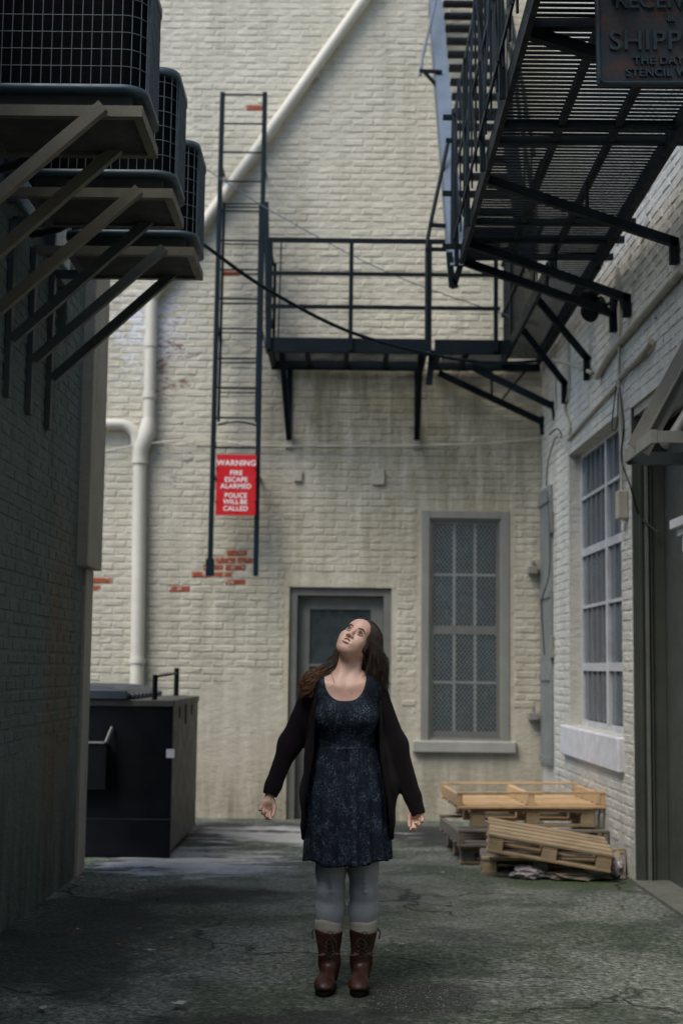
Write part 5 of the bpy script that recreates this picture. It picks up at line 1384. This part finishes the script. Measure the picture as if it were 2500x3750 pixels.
    def opening(X, Y, Z):
        d = np.maximum(np.maximum(ip(Z, li)-X, X-ip(Z, ri)), Y-.0+0*X)
        return d
    K.op(opening, (-.3, -.25, .58), (.3, .02, 1.45), .012, 's')
    K.ell((.022, -.01, 1.40), (.075, .085, .07), .01, 's')
    for z0 in (1,):                                               # sleeve openings
        for b, c in ((ELL_, WRL), (ELR, WRR)):
            b, c = Vector(b), Vector(c); d = (c-b).normalized(); K.cap(c-d*.0, c+d*.14, .029, .032, .006, 's')
    CG = put('cardigan', K.mesh('cardigan', M['knit']), T)
    for inn, s in ((li, 1), (ri, -1)):                             # ribbed front bands
        pts = []
        for z in np.linspace(1.33, .645, 40):
            x = float(ip(z, inn))-s*.006; b = float(ip(z, yd)); a = float((ip(z, xr)-ip(z, xl))/2); cx = float((ip(z, xr)+ip(z, xl))/2)
            u = min(.999, abs(x-cx)/a); y = .012-b*(1-u**2.6)**(1/2.6); pts.append((x, y-.002, z))
        MB().tube(pts, .0095, 8).build('front_band', M['knit'], CG, True)
    # ---- leggings, socks, boots
    G = Field((-.19, -.14, .22), (.23, .14, .74), .0034); legs(G, .005)
    for kx in (-.052, .095):
        for i in range(5 if kx > 0 else 3):
            z = .425+.021*i; sg = (-1 if i % 2 else 1)
            G.cap((kx-.034, -.048, z+.004*sg), (kx+.004, -.0665, z-.004), .003, .006, .012); G.cap((kx+.004, -.0665, z-.004), (kx+.040, -.046, z+.012), .006, .0028, .012)
    put('leggings', G.mesh('leggings', M['legging']), T)
    for s, ax in ((-1, -.060), (1, .095)):
        so = MB(); rg = []; r = random.Random(8+s)
        prof = [(.215, .060), (.232, .063), (.244, .0665), (.252, .0695), (.260, .0665), (.268, .0690), (.277, .0680), (.285, .0665), (.288, .0640), (.286, .0610)]
        for z, rad in [(a_, b_*.915) for a_, b_ in prof]:
            rg.append([(ax+rad*math.cos(t)*1.0, .012+rad*math.sin(t), z+.005*math.sin(t*2+s)+.004*math.cos(t)*s+.002*math.sin(t*5+z*60)) for t in [2*math.pi*j/48 for j in range(48)]])
        so.rings(rg); so.build('boot_sock', M['sock'], T, True)
    for s, ax, toe in ((-1, -.058, -.078), (1, .082, .072)):
        B = Field((ax-.11, -.23, -.012), (ax+.13, .14, .27), .0030)
        tx = ax+(.010 if s > 0 else -.002)
        B.cap((tx, .012, .235), (ax, .018, .105), .062, .042, .02)
        B.cap((ax, .022, .10), (ax, .034, .045), .045, .040, .03)
        B.cap((ax, .0, .074), (toe, -.105, .034), .037, .029, .02); B.ell((toe, -.128, .030), (.043, .052, .024), .02); B.ell((toe, -.095, .036), (.039, .055, .027), .03)
        for i in range(4): B.cap((ax-.045, -.010-.006*i, .098+.014*i), (ax+.045, -.012-.004*i, .104+.013*i), .005, .005, .014)
        B.op(lambda X, Y, Z: np.maximum(Z-.243-.006*np.sin(X*40)+0*Y, .012-Z), (ax-.15, -.25, -.02), (ax+.15, .2, .3), .01, 'i')
        B.cap((tx, .012, .225), (tx, .012, .30), .0535, .057, .006, 's')
        bo = put('boot', B.mesh('boot', M['leather']), T)
        sl_ = MB(); outl = []
        for j in range(40):
            t = 2*math.pi*j/40; k = math.sin(t)
            y = -.064+.124*math.cos(t); wdt = .040+.012*max(0, -math.cos(t)); cx = ax+(toe-ax)*max(0, min(1, (.03-y)/.15))
            outl.append((cx+wdt*k, y))
        sl_.rings([[(x, y, -.004) for x, y in outl], [(x, y, .011) for x, y in outl], [(x*1+(-x+ax)*.03, y*.98, .014) for x, y in outl]], True, True); sl_.build('sole', M['sole'], bo, True)
        def fr(z, dx):                                            # front of the shaft
            t = (z-.105)/.13; rad = .042+.021*t; cx = ax+(tx-ax)*t; return Vector((cx+dx, .018-.006*t-math.sqrt(max(1e-6, rad*rad-dx*dx))-.0035, z))
        for z in (.125, .143, .161, .180):
            for dx in (-.016, .016):
                c = fr(z, dx); MB().tube([c+Vector((0, .004, 0)), c-Vector((0, .001, 0))], .0030, 8).build('eyelet', M['eyelet'], bo, True)
        lc = MB()
        for k in range(6):
            z = .105+.019*k; lc.tube([fr(z, -.016), fr(z+.010, 0)-Vector((0, .003, 0)), fr(z+.019, .016)], .0017, 5); lc.tube([fr(z, .016), fr(z+.010, 0)-Vector((0, .004, 0)), fr(z+.019, -.016)], .0017, 5)
        top = fr(.222, 0)
        lc.tube(cat([top, top+Vector((-.010, -.010, .014)), top+Vector((.002, -.012, .026)), top+Vector((.018, -.010, .020)), top+Vector((.016, -.008, .003)), top]), .0020, 5)
        lc.tube(cat([top, top+Vector((.010*s, -.012, -.03)), top+Vector((-.004, -.010, -.066)), top+Vector((.012, -.010, -.082)), top+Vector((.022, -.008, -.05)), top]), .0018, 5)
        lc.tube(cat([top, top+Vector((-.03*s, -.006, -.02)), top+Vector((-.045*s, .004, -.075))]), .0017, 5)
        lc.build('lace', M['lace'], bo, True)
        MB().tube(cat([(tx+s*.064, .02, .245), (tx+s*.074, .01, .235), (tx+s*.070, .0, .205)]), .0035, 5).build('pull_loop', M['leather'], bo, True)
    # ---- hair
    Hf = Field((-.26, -.16, 1.26), (.28, .24, 1.68), .0036)
    Hf.ell(hd(0, .026, .040), (.077, .092, .084), .02, 'u', HR)
    Hf.ell(hd(0, .055, -.03), (.064, .06, .075), .03, 'u', HR)
    Hf.cap((.118, .045, 1.520), (.146, .035, 1.42), .054, .046, .05); Hf.cap((.146, .035, 1.42), (.132, .015, 1.350), .045, .036, .04)
    Hf.cap((.09, .085, 1.48), (.06, .09, 1.36), .06, .05, .05)
    Hf.cap((.0, .045, 1.465), (-.030, .03, 1.410), .040, .032, .03); Hf.ell(hd(.066, .012, -.035), (.020, .042, .050), .02, 'u', HR)
    Hf.cap((.02, .075, 1.455), (-.05, .04, 1.395), .040, .030, .03); Hf.cap((-.05, .04, 1.395), (-.135, -.012, 1.350), .030, .032, .03); Hf.cap((-.135, -.012, 1.350), (-.155, -.025, 1.325), .034, .026, .03)
    Hf.ell(hd(0, -.082, -.028), (.0577, .067, .084), .012, 's', HR)
    Hf.cap((.012, -.035, 1.33), (.036, -.04, 1.44), .058, .060, .015, 's')
    HM = Hf.mesh('hair', M['hair']); HH = put('hair', HM, T)
    from mathutils.bvhtree import BVHTree
    bv = BVHTree.FromPolygons([v.co.copy() for v in HM.vertices], [tuple(p.vertices) for p in HM.polygons])
    r = random.Random(21); st = MB()
    def strand(pts, rad, curl=0.0, turns=3.0, n=26, lead=0.3, hug=True):
        lift = r.uniform(.0004, .0030)
        c = cat(pts, max(3, n//(len(pts)-1))); k = len(c); out = []; p0 = r.uniform(0, 6.28)
        for i, p in enumerate(c):
            t = i/(k-1); d = (c[min(i+1, k-1)]-c[max(i-1, 0)]).normalized(); u = d.orthogonal().normalized(); v = d.cross(u)
            am = curl*max(0, (t-lead)/(1-lead)); a = p0+t*turns*6.28
            q = p+(u*math.cos(a)+v*math.sin(a))*am
            if hug:
                loc, nor, _, dd = bv.find_nearest(q)
                if (q-loc).dot(nor) < lift: q = loc+nor*lift
            out.append(q)
        st.tube(out, [rad*(1-.65*(i/(k-1))**2) for i in range(k)], 4, False)
    def scalp(az, el, lift=1.02):                                  # az 0 = crown back, in head space
        x = .082*math.sin(az)*math.cos(el); y = .026+.098*math.cos(az)*math.cos(el); z = .040+.090*math.sin(el)
        return hd(x*lift, y*lift, z*lift)
    hc = hd(0, .02, .03)
    def on_cap(dv):
        d = (HX*dv[0]+HY*dv[1]+HZ*dv[2]).normalized(); hit = bv.ray_cast(hc+d*.4, -d)
        return hit[0] if hit[0] is not None else hc+d*.09
    def sweep(sx, u, n=9):
        a = Vector((sx*.06, -.78+1.25*u, .86)).normalized(); b = Vector((sx*.97, -.50+1.2*u+r.uniform(-.06, .06), -.22+r.uniform(-.12, .05))).normalized()
        return [on_cap(a.slerp(b, k/(n-1))) for k in range(n)]
    for i in range(1700):                                          # over the crown, down the side, falling behind the right shoulder
        u = r.random()*1.1-.1; v = r.random(); p = sweep(1, u)
        e1 = Vector((.118+.082*v, -.030+.090*u+r.uniform(-.02, .02), 1.425+r.uniform(-.02, .02))); e2 = Vector((.108+.090*v, -.036+.088*u+r.uniform(-.02, .02), 1.372+r.uniform(-.02, .02)))
        e3 = Vector((.092+.100*v+r.uniform(-.015, .015), -.040+.082*u, 1.325+r.uniform(-.03, .02)))
        strand(p+[e1, e2, e3], r.uniform(.0008, .0016), r.uniform(.006, .018), r.uniform(1.4, 3.0), 40, .50)
    for i in range(500):                                           # the other side, swept behind the neck to the left shoulder
        u = r.random(); p = sweep(-1, u, 6)
        m1 = Vector((-.005+r.uniform(-.02, .03), .045+r.uniform(-.03, .03), 1.430+r.uniform(-.02, .02))); m2 = Vector((-.075+r.uniform(-.02, .02), .015+r.uniform(-.03, .02), 1.388+r.uniform(-.022, .022)))
        m3 = Vector((-.135+r.uniform(-.025, .02), -.03+r.uniform(-.03, .02), 1.350+r.uniform(-.025, .028))); m4 = Vector((-.165+r.uniform(-.03, .03), -.05+r.uniform(-.02, .02), 1.310+r.uniform(-.035, .03)))
        strand(p+[m1, m2, m3, m4], r.uniform(.0008, .0016), r.uniform(.010, .020), r.uniform(3, 5), 56, .50)
    for i in range(200):                                            # loose ringlets
        a = Vector((-.07+r.uniform(-.04, .03), .0+r.uniform(-.03, .03), 1.390+r.uniform(-.02, .02))); b = Vector((-.13+r.uniform(-.03, .02), -.050+r.uniform(-.03, .02), 1.355+r.uniform(-.02, .02))); c = Vector((-.165+r.uniform(-.035, .03), -.065+r.uniform(-.02, .02), 1.300+r.uniform(-.035, .03)))
        strand([a, b, c], r.uniform(.0012, .0024), r.uniform(.010, .017), r.uniform(1.6, 2.8), 36, .05, False)
    for pts in (([(-.055, -.02, 1.40), (-.045, -.06, 1.365), (-.035, -.085, 1.335), (-.05, -.092, 1.315), (-.065, -.09, 1.312)]), ([(.195, -.01, 1.38), (.205, -.03, 1.34), (.222, -.04, 1.325), (.226, -.04, 1.335)]), ([(.12, -.05, 1.40), (.09, -.075, 1.365), (.11, -.08, 1.345), (.15, -.06, 1.35)])):
        strand(pts, .0009, .0, 1, 30, .3, False)
    so = st.build('hair_strands', M['hair'], HH, True); so['kind'] = 'stuff'
make_person()
